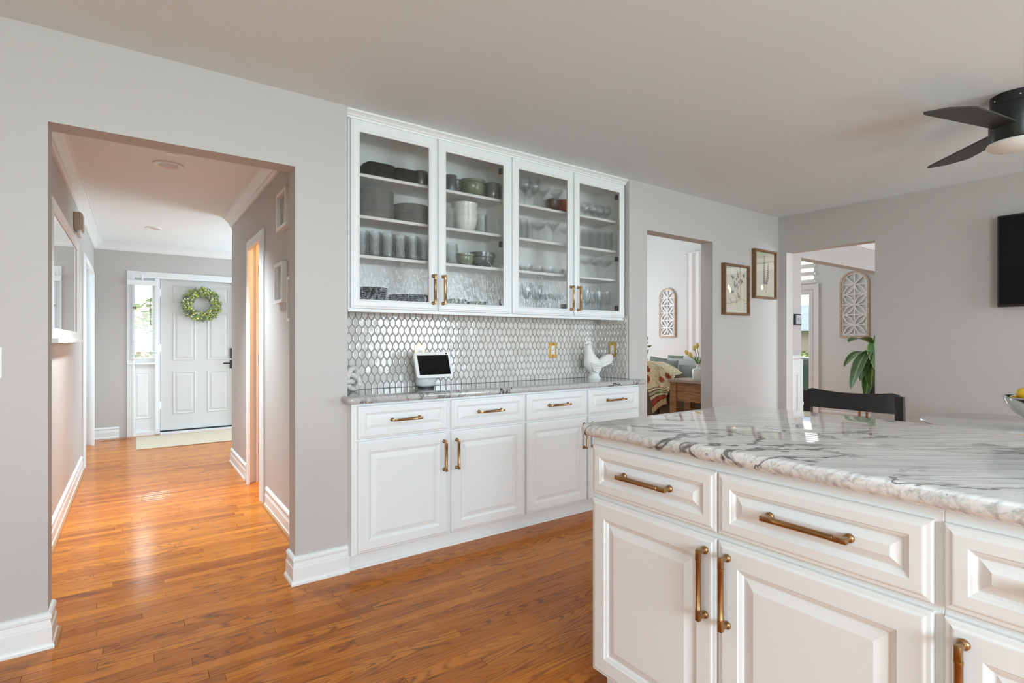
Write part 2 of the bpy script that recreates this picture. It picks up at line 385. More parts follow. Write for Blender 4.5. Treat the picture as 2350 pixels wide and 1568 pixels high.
w = MB()
wallbox(w, -3.1, -.28, YM, YB); wallbox(w, -.28, .646, YM, YB, OPZ); wallbox(w, .646, .906, YM, YB)
wallbox(w, 3.06, 3.264, YM, YB); wallbox(w, 3.264, 4.13, YM, YB, 2.078); wallbox(w, 4.13, XR2, YM, YB)
struct('wall_back', w, M['wall'])
w = MB(); wallbox(w, .906, 3.06, 3.098, 3.22); wallbox(w, 3.06, 3.18, YB, 3.22); wallbox(w, .79, .906, 3.098, 3.22)
struct('wall_alcove', w, M['wall'])
w = MB(); wallbox(w, XR, XR2, 2.682, YM); wallbox(w, XR, XR2, 1.915, 2.682, 2.083); wallbox(w, XR, XR2, -3.0, 1.915)
struct('wall_right', w, M['wall'])
w = MB()                               # wall behind the camera with its window opening
wallbox(w, -3.1, -1.0, -3.12, -3.0); wallbox(w, -1.0, 1.2, -3.12, -3.0, 0, .9); wallbox(w, -1.0, 1.2, -3.12, -3.0, 2.1); wallbox(w, 1.2, 3.45, -3.12, -3.0); wallbox(w, 3.45, 5.05, -3.12, -3.0, 2.1); wallbox(w, 3.45, 5.05, -3.12, -3.0, 0, .14); wallbox(w, 5.05, XR2, -3.12, -3.0)
struct('wall_front', w, M['wall'])
w = MB(); wallbox(w, -3.1, -2.98, -3.0, -1.45); wallbox(w, -3.1, -2.98, -1.45, 0, 2.15); wallbox(w, -3.1, -2.98, 0, YM)
struct('wall_left', w, M['wall'])
# hall and foyer
w = MB(); wallbox(w, XHL-.12, XHL, YB, 6.42); wallbox(w, XHL-.12, XHL, 6.42, 7.88, 2.06); wallbox(w, XHL-.12, XHL, 7.88, YF)
struct('wall_hall_left', w, M['wall'])
w = MB(); wallbox(w, XHR, .906, YB, 4.30); wallbox(w, XHR, .906, 4.30, 5.0, 2.055); wallbox(w, XHR, .906, 5.0, 5.95)
struct('wall_hall_right', w, M['wall'])
w = MB(); wallbox(w, XHL-.12, -.085, YF, YF+.14); wallbox(w, -.085, 1.24, YF, YF+.14, 2.10); wallbox(w, 1.24, 3.4, YF, YF+.14)
struct('wall_entry', w, M['wall'])
w = MB(); wallbox(w, .906, 3.4, 5.83, 5.95); wallbox(w, 3.28, 3.4, 5.95, YF); struct('wall_foyer', w, M['wall'])
w = MB(); wallbox(w, -2.6, -2.48, 5.6, YF+.14); wallbox(w, -2.6, XHL-.12, 5.48, 5.6); wallbox(w, -2.6, XHL-.12, YF, YF+.14); struct('wall_side_room', w, M['living'])
w = MB(); wallbox(w, 2.3, 2.4, 3.22, 5.83); wallbox(w, .906, 2.3, 3.24, 3.3); struct('wall_powder_room', w, M['warm_paint'])
# living room
w = MB(); ZL = 3.6
wallbox(w, XW, XW+.14, 2.0, 3.80, 0, ZL); wallbox(w, XW, XW+.14, 3.80, 5.36, 2.86, ZL); wallbox(w, XW, XW+.14, 3.80, 5.36, 1.97, 2.03); wallbox(w, XW, XW+.14, 5.36, 8.4, 0, ZL)
wallbox(w, 3.4, XW, 8.3, 8.42, 0, ZL); wallbox(w, 3.18, 3.3, 3.22, 5.83, 0, ZL)
wallbox(w, 3.3, XR2, YB, YB+.01, ZC, ZL); wallbox(w, 3.4, 3.52, 5.95, 8.3, 0, ZL)
struct('wall_living_room', w, M['living'])
w = MB()                               # dining-room wall with the wide cased opening
wallbox(w, XR2, 5.69, 2.76, 2.88, 0, ZL); wallbox(w, 5.69, 7.75, 2.76, 2.88, 2.085, ZL); wallbox(w, 7.75, XW, 2.76, 2.88, 0, ZL); wallbox(w, XW, XW+.14, -1.5, 2.0, 0, ZL); wallbox(w, XR2, XW, -1.52, -1.4, 0, ZL)
struct('wall_dining_room', w, M['wall'])
# ceilings
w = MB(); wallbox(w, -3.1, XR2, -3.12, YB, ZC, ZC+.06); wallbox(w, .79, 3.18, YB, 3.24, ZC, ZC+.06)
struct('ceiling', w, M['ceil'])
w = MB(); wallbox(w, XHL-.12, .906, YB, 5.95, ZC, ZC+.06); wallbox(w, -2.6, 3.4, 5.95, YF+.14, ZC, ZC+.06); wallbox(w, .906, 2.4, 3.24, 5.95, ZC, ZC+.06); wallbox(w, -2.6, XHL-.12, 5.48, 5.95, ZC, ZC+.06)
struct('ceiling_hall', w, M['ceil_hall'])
w = MB(); wallbox(w, 3.18, XW+.14, YB, 8.42, ZL, ZL+.06); wallbox(w, XR2, XW+.14, -1.52, YB, ZC+.02, ZC+.1)
struct('ceiling_living_room', w, M['ceil'])

# ------------------------------------------------------------------ floor of oak strips
base = MB(); base.box((-3.1, -3.12, -.05), (XW+.14, YF+.14, -.0205))
floor = struct('floor', base, M['underlay'])
PW = .0572
mcache = {}
def plank_mesh(L):
    L = round(L, 3)
    if L not in mcache:
        mb = MB(); g = .0004; c = .0008; h = -.02
        def rg(i, z): return [(g+i, g+i, z), (L-g-i, g+i, z), (L-g-i, PW-g-i, z), (g+i, PW-g-i, z)]
        mb.ring_loft([rg(0, h), rg(0, -c), rg(c, 0)], cap0=False, smooth=False); mcache[L] = mb.mesh('plank', M['oak'])
    return mcache[L]
rest = MB()
def rows(y0, y1, x0f, x1f, seenf):
    k = math.ceil(y0/PW)
    while k*PW + PW <= y1 + .03:
        y = k*PW; x0, x1 = x0f(y), x1f(y); rnd = random.Random(k*13+5); x = x0 - rnd.uniform(0, .9)
        while x < x1:
            L = rnd.choice([.5, .7, .9, 1.1, 1.3, 1.6]); a, b = max(x, x0), min(x + L, x1)
            if b - a > .04:
                if seenf(a, b, y): put('plank', plank_mesh(b-a), floor, (a, y, 0))
                else:
                    g = .0004; c = .0008
                    def rg(i, z): return [(a+g+i, y+g+i, z), (b-g-i, y+g+i, z), (b-g-i, y+PW-g-i, z), (a+g+i, y+PW-g-i, z)]
                    rest.ring_loft([rg(0, -.02), rg(0, -c), rg(c, 0)], cap0=False, smooth=False)
            x += L
        k += 1
def seen_k(a, b, y): return y > 1.32 and b > -.45 and a < 2.75 and (b < 1.4 or y > 1.3)
rows(-3.0, 2.78, lambda y: -2.98, lambda y: XR, seen_k)
rows(2.76, YF, lambda y: (-.28 if y < YB else XHL) if y < 6.4 else -.53, lambda y: (.646 if y < YB else .906) if y < 5.95 else 3.28, lambda a, b, y: a < 1.2)
rows(2.76, 5.93, lambda y: 3.26, lambda y: XW, lambda a, b, y: False)
rows(-1.4, 2.8, lambda y: XR, lambda y: XW, lambda a, b, y: False)
rows(5.5, YF, lambda y: -2.5, lambda y: -.53, lambda a, b, y: False)
rows(3.3, 5.83, lambda y: .906, lambda y: 2.3, lambda a, b, y: False)
rows(5.9, 8.3, lambda y: 3.52, lambda y: XW, lambda a, b, y: False)
tag(rest.build('plank_remainder', M['oak'], floor), 'oak strip flooring farther away', kind='stuff')

# ------------------------------------------------------------------ mouldings
BASE = [(0,0), (.022,0), (.022,.010), (.019,.018), (.015,.024), (.0145,.082), (.012,.086), (.012,.09), (.009,.108), (.009,.112), (.014,.116), (.014,.126), (.010,.134), (.006,.138), (0,.14)]
SHOE = [(.0145,0), (.032,0), (.031,.008), (.027,.014), (.02,.018), (.0145,.019)]
def trim(name, path, prof, m=M['trim'], n=(0,0,1)): return struct(name, MB().sweep(path, prof, n), m)
trim('baseboard_left', [(XHL,6.33,0),(XHL,YB,0),(-.28,YB,0),(-.28,YM,0),(-2.98,YM,0)], BASE)
trim('baseboard_right', [(.913,YM,0),(.646,YM,0),(.646,YB,0),(XHR,YB,0),(XHR,4.215,0)], BASE)
trim('baseboard_hall', [(XHR,5.085,0),(XHR,5.95,0),(.95,5.95,0)], BASE)
trim('baseboard_entry', [(-.165,YF,0),(XHL,YF,0)], BASE)
trim('baseboard_back', [(XR,YM,0),(4.13,YM,0),(4.13,YB,0)], BASE)
trim('baseboard_dining', [(XR,-2.9,0),(XR,1.915,0),(XR2,1.915,0)], BASE)
B2 = [(a, z*1.45) for a, z in BASE]
trim('baseboard_living', [(XW,2.88,0),(XW,3.70,0)], B2)
trim('trim_1', [(XHL,6.33,0),(XHL,YB,0),(-.28,YB,0),(-.28,YM-.01,0)], SHOE, M['shoe'])
trim('trim_2', [(.66,YB,0),(XHR,YB,0),(XHR,4.215,0)], SHOE, M['shoe'])
CROWN = [(0,-.095), (.012,-.095), (.014,-.085), (.022,-.078), (.026,-.062), (.045,-.04), (.062,-.026), (.072,-.02), (.074,-.012), (.086,-.01), (.086,0), (0,0)]
trim('trim_3', [(3.28,YF,ZC),(XHL,YF,ZC),(XHL,YB,ZC)], CROWN)
trim('trim_4', [(XHR,YB,ZC),(XHR,5.95,ZC)], CROWN)
trim('trim_5', [(XR2+1.5,-1.4,ZC),(XW,-1.4,ZC),(XW,2.76,ZC),(XR2,2.76,ZC)], CROWN)
CAS = [(0,0), (0,.012), (.006,.016), (.022,.016), (.026,.02), (.05,.022), (.056,.026), (.078,.026), (.082,.022), (.082,0)]
def casing(name, path, n, m=M['trim']): return struct(name, MB().sweep(path, CAS, n), m)
# hall doorways; the sweep runs so that the moulding lies outside the opening
casing('trim_6', [(XHR,4.30,0),(XHR,4.30,2.055),(XHR,5.0,2.055),(XHR,5.0,0)], (-1,0,0))
casing('trim_7', [(XHL,7.88,0),(XHL,7.88,2.06),(XHL,6.42,2.06),(XHL,6.42,0)], (1,0,0))

def jamb(name, mb): return struct(name, mb, M['trim'])
j = MB(); j.box((XHR-.001,4.985,0),(.92,5.0,2.055)); j.box((.845,4.972,0),(.862,4.986,2.055)); j.box((XHR-.001,4.30,2.04),(.92,5.0,2.055)); j.box((XHR-.001,4.3,0),(.92,4.315,2.055))
d1 = jamb('door_1', j)
for z in (1.815, 1.05, .285):
    MB().box((.868,4.979,z-.047),(.915,4.986,z+.047), .004).build('hinge', M['hinge_dark'], d1)
j = MB(); j.box((XHL-.13,7.865,0),(XHL+.001,7.88,2.06)); j.box((XHL-.09,7.85,0),(XHL-.05,7.866,2.06)); j.box((XHL-.13,6.42,2.045),(XHL,7.88,2.06)); j.box((XHL-.13,6.42,0),(XHL,6.435,2.06))
d2 = jamb('door_2', j)
for z in (1.73, 1.02, .32): MB().box((XHL-.1,7.855,z-.05),(XHL-.125,7.866,z+.05)).build('hinge', M['hinge_red'], d2)
lamp('powder_lamp', 'POINT', (1.7, 4.4, 2.0), 36, (1, .45, .15), radius=.1)
# wainscot and chair rail in the dining room
w = MB(); w.box((XR2,2.742,0),(5.69,2.76,1.02)); w.sweep([(5.60,2.742,1.02),(XR2+.02,2.742,1.02)], [(0,0),(.018,0),(.03,.018),(.03,.034),(.012,.05),(0,.05)])
w.box((5.40,2.732,.2),(5.425,2.742,.86)); w.box((5.56,2.732,.2),(5.585,2.742,.86)); w.box((5.40,2.732,.86),(5.585,2.742,.885)); w.box((5.40,2.732,.175),(5.585,2.742,.2))
struct('trim_8', w, M['trim'])

# ================================================================== ENTRY DOOR, SIDELIGHT
casing('trim_9', [(-.085,YF,0),(-.085,YF,2.10),(1.24,YF,2.10),(1.24,YF,0)][::-1], (0,-1,0))
st = MB(); st.box((.207,YF-.012,0),(.262,YF+.1,2.10), .004); st.box((-.085,YF,0),(-.06,YF+.1,2.10)); st.box((1.205,YF,0),(1.24,YF+.1,2.10)); st.box((-.085,YF,2.085),(1.24,YF+.1,2.10))
st.box((-.06,YF+.02,1.93),(.207,YF+.06,2.085)); st.box((-.06,YF+.02,.03),(.207,YF+.06,.985)); st.box((-.06,YF-.01,.0),(.207,YF+.06,.045)); st.box((.262,YF-.06,0),(1.205,YF+.1,.022))
st.box((.25,YF+.078,0),(.29,YF+.1,2.1)); st.box((1.17,YF+.078,0),(1.21,YF+.1,2.1)); st.box((.25,YF+.078,2.05),(1.21,YF+.1,2.1)); st.box((-.06,YF+.02,.985),(-.035,YF+.06,1.93)); st.box((.182,YF+.02,.985),(.207,YF+.06,1.93))
win1 = struct('window_1', st, M['trim'])
MB().box((-.085,YF-.03,.912),(.21,YF+.05,.932), .004).build('window_sill', M['trim'], win1)
MB().box((-.036,YF+.05,.98),(.184,YF+.054,1.935)).build('pane', M['pane'], win1)
def ringplate(w_, h_, rings, cap=True, hole=False):
    mb = MB()
    def rg(i, d): return [(i,-d,i),(w_-i,-d,i),(w_-i,-d,h_-i),(i,-d,h_-i)]
    mb.ring_loft([rg(i, d) for i, d in rings], cap0=not hole, cap1=cap, smooth=False)
    return mb
EMB = [(0,0),(0,.001),(.006,.006),(.014,.006),(.02,.0005),(.03,.0005),(.05,.006)]
ringplate(.185, .60, EMB).build('panel', M['trim'], win1, (-.02, YF+.0185, .215))
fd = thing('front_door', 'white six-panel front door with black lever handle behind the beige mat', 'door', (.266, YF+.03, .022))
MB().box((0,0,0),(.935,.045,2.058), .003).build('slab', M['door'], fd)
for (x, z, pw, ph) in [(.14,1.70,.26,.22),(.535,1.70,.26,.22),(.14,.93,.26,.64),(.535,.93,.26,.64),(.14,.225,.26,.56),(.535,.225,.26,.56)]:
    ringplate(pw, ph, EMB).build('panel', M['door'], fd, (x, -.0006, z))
MB().box((0,-.006,0),(.935,.001,.02)).build('door_sweep', M['blackmetal'], fd)
for z in (.35, 1.1, 1.82): MB().box((-.004,-.008,z-.05),(.012,.002,z+.05), .002).build('hinge', M['trim'], fd)
lk = MB(); lk.box((.81,-.022,.95),(.852,0,1.09), .004).build('keypad_lock', M['blackmetal'], fd)
lv = MB().box((.808,-.012,.81),(.852,0,.925), .003); lv.tube([(.83,-.012,.882),(.83,-.05,.882)], .009); lv.box((.72,-.06,.873),(.838,-.044,.891), .004)
lv.build('lever_handle', M['blackmetal'], fd)
# blind in the sidelight
bl = thing('window_blind', 'narrow white slatted blind hanging in the entry sidelight', 'blind', (-.085, YF-.012, .985))
MB().box((.0,-.035,.935),(.315,.0,1.0), .004).build('valance', M['white_plastic'], bl)
MB().box((.15,-.02,1.0),(.172,-.012,1.07), .003).build('bracket', M['white_plastic'], bl)
sl = MB()
for k in range(52):
    z = .018 + k*.0178; sl.add([(.03,-.028,z-.002),(.285,-.028,z-.002),(.285,-.006,z+.003),(.03,-.006,z+.003),(.03,-.028,z-.0014),(.285,-.028,z-.0014),(.285,-.006,z+.0036),(.03,-.006,z+.0036)], [(0,3,2,1),(4,5,6,7),(0,1,5,4),(1,2,6,5),(2,3,7,6),(3,0,4,7)])
tag(sl.build('slat', M['white_plastic'], bl), None, kind='stuff')
MB().box((.03,-.03,0),(.285,-.004,.014), .003).build('bottom_rail', M['white_plastic'], bl)
cords = MB()
for x in (.06, .255): cords.tube([(x,-.03,.01),(x,-.03,.935)], .0012, 6)
cords.build('ladder_cord', M['white_plastic'], bl)
pc = MB(); pc.tube([(.085,-.034,.935),(.078,-.034,.66)], .0012, 6); pc.lathe([(.003,0),(.008,-.006),(.008,-.02),(.003,-.026)], (.07,-.034,.66), 8); pc.lathe([(.003,0),(.008,-.006),(.008,-.02),(.003,-.026)], (.088,-.034,.66), 8)
pc.build('pull_cord', M['hinge_red'], bl)
MB().tube([(.248,-.036,.92),(.248,-.036,.40)], .0035, 8).build('tilt_wand', M['hinge_red'], bl)
# wreath
wr = thing('wreath', 'round green eucalyptus wreath with cream blossoms hanging on the white front door', 'wreath', (.735, YF+.010, 1.705))
MB().closed_tube([(math.cos(2*PI*i/32)*.165, -.01, math.sin(2*PI*i/32)*.165) for i in range(32)], .03, 8).build('ring', M['stem'], wr)
def leafmesh(mb, c, d, up, L, wd):
    c, d, up = Vector(c), Vector(d).normalized(), Vector(up); sd = d.cross(up).normalized(); up = sd.cross(d)
    pts = [c, c + d*L*.35 + sd*wd + up*.004, c + d*L*.35 - sd*wd + up*.004, c + d*L*.75 + sd*wd*.7, c + d*L*.75 - sd*wd*.7, c + d*L - up*.004, c + d*L*.4 - up*.003, c + d*L*.78 - up*.004]
    mb.add(pts, [(0,1,6),(0,6,2),(1,3,7,6),(2,6,7,4),(3,5,7),(4,7,5)], True)
mA, mBm = mat('leaf_sage', (.24, .29, .16), .6, var=.4, vscale=30), mat('leaf_lime', (.34, .42, .05), .6, var=.4, vscale=30)
for nm, mm, cnt in (('sage_leaf', mA, 330), ('lime_leaf', mBm, 150)):
    mb = MB()
    for i in range(cnt):
        a = random.uniform(0, 2*PI); r = random.uniform(.095, .205); dr = a + random.choice((1, -1))*random.uniform(.5, 1.4)
        leafmesh(mb, (math.cos(a)*r, -random.uniform(.015, .05), math.sin(a)*r), (math.cos(dr), random.uniform(-.5, .1), math.sin(dr)), (0,-1,0), random.uniform(.045, .08), random.uniform(.009, .016))
    tag(mb.build(nm, mm, wr), None, kind='stuff')
mb = MB()
for i in range(90):
    a = random.uniform(0, 2*PI); r = random.uniform(.12, .225); c = (math.cos(a)*r, -random.uniform(.045, .065), math.sin(a)*r); q = random.uniform(.006, .013)
    mb.lathe([(q*.5,-q*.7),(q,0),(q*.5,q*.7)], c, 6)
tag(mb.build('blossom', mat('blossom_cream', (.78, .72, .42), .7, var=.2, vscale=40), wr), None, kind='stuff')
# mat and floor register
dm = MB().box((0,0,0),(1.35,.93,.008), .003)
tag(dm.build('doormat', M['mat_beige'], None, (.008, 7.19, 0)), 'long flat beige woven mat lying in front of the white front door', 'mat')
fr = thing('floor_register', 'slotted wooden floor vent beside the front door casing', 'vent', (-.33, 8.04, 0))
MB().box((0,0,0),(.30,.10,.004), .0015).build('plate', M['oak'], fr)
sl = MB()
for i in range(18):
    if i != 8: sl.box((.02+i*.0148,.028,.004),(.029+i*.0148,.072,.0046))
tag(sl.build('slot', M['black'], fr), None, kind='stuff')
# hall ceiling lights, smoke alarm
def can(label, x, y, r=.095):
    t = thing('recessed_light', label, 'ceiling light', (x, y, ZC))
    MB().lathe([(r,0),(r,-.006),(r*.93,-.011),(r*.66,-.008),(r*.6,-.003),(r*.58,0)], n=36, cap0=False, cap1=False).build('trim_ring', M['white_plastic'], t)
    MB().lathe([(r*.6,-.004),(r*.3,-.005),(.001,-.005)], n=30, cap0=False).build('lens', M['can_glow'], t)
can('white recessed ceiling light with grey lens next to the smoke alarm', .191, 4.40)
can('white recessed ceiling light near the front door', .162, 6.94, .075)
sm = thing('smoke_alarm', 'round white smoke alarm on the hall ceiling above the opening', 'smoke alarm', (.19, 4.06, ZC))
MB().lathe([(.07,0),(.07,-.01),(.06,-.02),(.02,-.023),(.001,-.023)], n=30, cap0=False).build('body', M['white_plastic'], sm)
MB().lathe([(.03,-.021),(.028,-.026),(.001,-.027)], n=20).build('sensor_cap', M['white_plastic'], sm)
lamp('hall_can_lamp', 'SPOT', (.191, 4.40, ZC-.03), 380, (.78, .92, 1.0), radius=.10).data.spot_size = math.radians(104)
lamp('foyer_can_lamp', 'SPOT', (.162, 6.94, ZC-.03), 90, (.80, .93, 1.0), radius=.06).data.spot_size = math.radians(125)
for nm in ('hall_can_lamp', 'foyer_can_lamp'): bpy.data.lights[nm].spot_blend = 1.0
# hall pictures
def photo_frame(label, y0, y1, z0, z1):
    t = thing('photo_frame', label, 'picture frame', (XHR, y0, z0), 0, None); w_, h_ = y1-y0, z1-z0
    MB().sweep([(0,0,0),(0,0,h_),(0,w_,h_),(0,w_,0)][::-1], [(0,.001),(0,.034),(-.022,.034),(-.022,.012),(-.03,.012),(-.03,.001)], (-1,0,0), closed=True).build('frame', M['white_plastic'], t)
    MB().box((-.006,.02,.02),(-.002,w_-.02,h_-.02)).build('print', M['paper_grey'], t)
    MB().box((-.014,.02,.02),(-.012,w_-.02,h_-.02)).build('pane', M['picture_glass'], t)
M['paper_grey'] = mat('grey_photograph', (.50, .50, .49), .6, var=.5, vscale=9)
photo_frame('upper white framed photograph on the hall wall beside the doorway', 3.47, 3.74, 1.925, 2.165)
photo_frame('lower white framed photograph on the hall wall beside the doorway', 3.575, 3.81, 1.455, 1.715)
photo_frame('white framed photograph mostly hidden by the edge of the hall opening', 3.20, 3.44, 1.325, 1.60)
# mirror and chime
mi = thing('wall_mirror', 'large white framed mirror with a shelf ledge on the hall wall', 'mirror', (XHL, 4.02, 1.215))
MB().sweep([(0,0,0),(0,1.72,0),(0,1.72,.83),(0,0,.83)][::-1], [(0,.001),(0,.022),(-.01,.028),(-.05,.022),(-.07,.016),(-.07,.001)], (1,0,0), closed=True).build('frame', M['trim'], mi)
MB().box((.002,.06,.06),(.012,1.66,.77)).build('glass', M['mirror'], mi)
MB().box((0,-.01,-.02),(.05,1.73,.01), .003).build('ledge', M['trim'], mi)
ch = thing('door_chime', 'ribbed tan door chime box with white tubes above the hall mirror', 'door chime', (XHL, 5.60, 2.10))
MB().box((0,0,.03),(.05,.24,.17), .006).build('cover', M['tan_wood'], ch)
for i in range(5): MB().box((.05,.03+i*.04,.035),(.056,.05+i*.04,.165), .002).build('rib', M['tan_wood'], ch)
for i in range(3): MB().tube([(.03,.06+i*.06,.03),(.03,.06+i*.06,-.02)], .014, 10).build('tube', M['white_plastic'], ch)

# ================================================================== CABINET PARTS
PANEL = [(0,0),(0,.012),(.003,.0155),(.010,.0165),(.014,.0195),(.017,.02),(.058,.02),(.0605,.0175),(.064,.0165),(.069,.0145),(.0715,.0105),(.0745,.0105),(.100,.0185)]
DRAW = [(0,0),(0,.012),(.003,.0155),(.010,.0165),(.014,.0195),(.017,.02),(.037,.02),(.0395,.0175),(.043,.0165),(.047,.0145),(.049,.0105),(.051,.0105),(.070,.0185)]
def handle_mesh(L):
    mb = MB(); h = L/2                      # along local X, standing off towards -Y
    for s in (-1, 1):
        mb.lathe([(.0001,0),(.0105,0),(.0105,-.004),(.0085,-.007),(.006,-.008),(.006,-.024)], (s*(h-.008),0,0), 16, 'Y')
        mb.box((s*h,-.036,-.006),(s*(h-.030),-.024,.006), .0012)
    mb.lathe([(.0064,-h+.028),(.0078,-h+.029),(.0078,-h+.033),(.0072,-h+.034),(.0072,h-.034),(.0078,h-.033),(.0078,h-.029),(.0064,h-.028)], (0,-.030,0), 14, 'X')
    return mb.mesh('handle', M['bronze'])
HM = handle_mesh(.175); HM2 = handle_mesh(.19)
def add_handle(parent, x, y, z, vertical, me=HM): return put('handle', me, parent, (x, y, z), (0, PI/2, 0) if vertical else (0,0,0))
def base_cabinet(name, label, loc, rotz, width, depth, doors, z_top=.884, toe=.062, side_l=True, group=None, hm=HM, dz=0):
    """local frame: x along the front, y=0 face frame, fronts proud towards -y"""
    t = thing(name, label, 'cabinet', loc, rotz, group)
    b = MB(); b.box((0,.012,.098),(width,depth,z_top)); b.build('body', M['cab'], t)
    f = MB(); f.box((0,0,.095),(width,.014,z_top), .0015); f.build('face_frame', M['cab'], t)
    k = MB(); k.box((0,toe,0),(width,depth,.1)); k.sweep([(width,toe,0),(0,toe,0)], [(0,0),(.012,0),(.011,.006),(.007,.011),(0,.012)]); k.build('toe_kick', M['trim'], t)
    for (x0, x1, hs) in doors:
        d = ringplate(x1-x0, .172-dz, DRAW).build('drawer_front', M['cab'], t, (x0, 0, .697))
        add_handle(d, (x1-x0)/2, -.02, .0905-dz/2, False, hm)
        d = ringplate(x1-x0, .582-dz*.6, PANEL).build('door', M['cab'], t, (x0, 0, .105))
        hx = (x1-x0) - .031 if hs == 'R' else .031
        add_handle(d, hx, -.02, .452, True, hm)
    return t
BX = .9065
base_cabinet('base_cabinet', 'white base cabinet with two drawers and two doors below the smart display', (BX, 2.70, 0), 0, 2.0175-BX, .39, [(.936-BX, 1.465-BX, 'R'), (1.484-BX, 2.008-BX, 'L')])
base_cabinet('base_cabinet', 'white base cabinet with two drawers and two doors below the ceramic rooster', (2.0175, 2.70, 0), 0, 3.093-2.0175, .39, [(2.028-2.0175, 2.549-2.0175, 'R'), (2.566-2.0175, 3.084-2.0175, 'L')])

def slab(name, poly, z0, z1, r, m, label, cat, seg=5, corner=None):
    """worktop with a rounded edge; poly counter-clockwise, corner = radius per vertex"""
    P = [Vector((p[0], p[1])) for p in poly]; n = len(P); out = []
    for i in range(n):
        a, b, c = P[i-1], P[i], P[(i+1) % n]; t0, t1 = (b-a).normalized(), (c-b).normalized()
        cr = corner[i] if corner else 0; crs = t0.x*t1.y - t0.y*t1.x
        if cr > 0 and crs > 0:
            n0, n1 = Vector((t0.y, -t0.x)), Vector((t1.y, -t1.x)); ctr = b - t0*cr - n0*cr
            for k in range(7):
                ang = k/6*PI/2; nn = n0*math.cos(ang) + n1*math.sin(ang); out.append((ctr + nn*cr, nn))
        else:
            n0, n1 = Vector((t0.y, -t0.x)), Vector((t1.y, -t1.x)); mm = (n0+n1)/(1+n0.dot(n1)); out.append((b, mm))
    rings = []; rr = r
    for k in range(seg+1):
        a = -PI/2 + k/seg*PI/2; rings.append((rr*(1-math.cos(a)), z0 + rr + rr*math.sin(a)))
    for k in range(seg+1):
        a = k/seg*PI/2; rings.append((rr*(1-math.cos(a)), z1 - rr + rr*math.sin(a)))
    mb = MB(); mb.ring_loft([[(p.x - nn.x*i, p.y - nn.y*i, z) for p, nn in out] for i, z in rings])
    return tag(mb.build(name, m), label, cat)
slab('sideboard_worktop', [(.872,2.645),(3.13,2.645),(3.13,YM-.001),(3.058,YM-.001),(3.058,3.0915),(.908,3.0915),(.908,YM-.001),(.872,YM-.001)], .884, .922, .016, M['granite2'],
     'long grey streaked granite worktop over the sideboard cabinets in the alcove', 'countertop', corner=[.025,.025,0,0,0,0,0,0])

# upper cabinets
UX0, UX1, UM = .925, 3.05, 1.987
UY = 2.81; UB = 3.09; UZ0, UZ1 = 1.378, 2.412
SHELF = (2.135, 1.905, 1.685); UBOT = 1.402
def upper_cabinet(label, x0, x1, doors):
    t = thing('glass_cabinet', label, 'cabinet', (x0, UY, UZ0)); W_ = x1-x0; D = UB-UY; H = UZ1-UZ0
    b = MB(); b.box((0,.018,0),(.016,D,H)); b.box((W_-.016,.018,0),(W_,D,H)); b.box((.016,.018,0),(W_-.016,D,.024)); b.box((.016,.018,H-.02),(W_-.016,D,H)); b.box((.016,D-.008,.024),(W_-.016,D,H-.02))
    b.build('body', M['cab_in'], t)
    f = MB(); s = .03; f.box((0,0,0),(s,.019,H)); f.box((W_-s,0,0),(W_,.019,H)); f.box((s,0,0),(W_-s,.019,s)); cm = (doors[0][1]+doors[1][0])/2-x0; f.box((cm-.016,.001,s),(cm+.016,.019,H-.035)); f.box((s,0,H-.035),(W_-s,.019,H)); f.build('face_frame', M['cab'], t)
    for z in SHELF: MB().box((.017,.05,z-UZ0-.018),(W_-.017,D-.009,z-UZ0), .002).build('shelf', M['cab_in'], t)
    lr = MB().box((0,-.004,-.012),(W_,.02,0), .002); lr.build('light_rail', M['cab'], t)
    for (a, b_, hs) in doors:
        w_, h_ = b_-a, 2.3995-1.384; sw = .050
        mb = MB()
        def rg(ix, d, it=None): it = ix if it is None else it; return [(ix,-d,ix),(w_-ix,-d,ix),(w_-ix,-d,h_-it),(ix,-d,h_-it)]
        rings = [(0,0),(0,.012),(.003,.0155),(.010,.0165),(.014,.0195),(.017,.02),(sw-.012,.02),(sw-.0095,.0175),(sw-.005,.0165),(sw,.013),(sw,0)]
        tot = [rg(i, d, i + .014*(i >= .03)) for i, d in rings]
        mb.ring_loft(tot + [tot[0]], False, False, False)
        d = mb.build('door', M['cab'], t, (a-x0, 0, 1.384-UZ0))
        MB().box((sw-.004,-.009,sw-.004),(w_-sw+.004,-.005,h_-sw-.010)).build('pane', M['rain_glass'], d)
        add_handle(d, w_-.026 if hs == 'R' else .026, -.02, .125, True)
        if hs == 'L':
            for z in (.075, .45, .92): MB().box((w_-.062,.004,z-.018),(w_-.045,.03,z+.018), .003).build('hinge', M['hinge_dark'], d)
    return t
upper_cabinet('white glass-door wall cabinet full of grey plates and green bowls', UX0, UM, [(.936,1.447,'R'),(1.460,1.977,'L')])
upper_cabinet('white glass-door wall cabinet full of stemware and clear glasses', UM, UX1, [(1.998,2.522,'R'),(2.536,3.046,'L')])
cr = MB().sweep([(UX1-.001,UY+.06,2.40),(UX1-.001,UY+.001,2.40),(UX0-.015,UY+.001,2.40)], [(0,0),(.015,0),(.017,.008),(.025,.014),(.025,.018),(.035,.026),(.043,.03),(.043,.0398),(0,.0398)])
tag(cr.build('cabinet_crown', M['cab']), 'stepped white crown strip along the top of the glass-door cabinets', 'crown moulding')

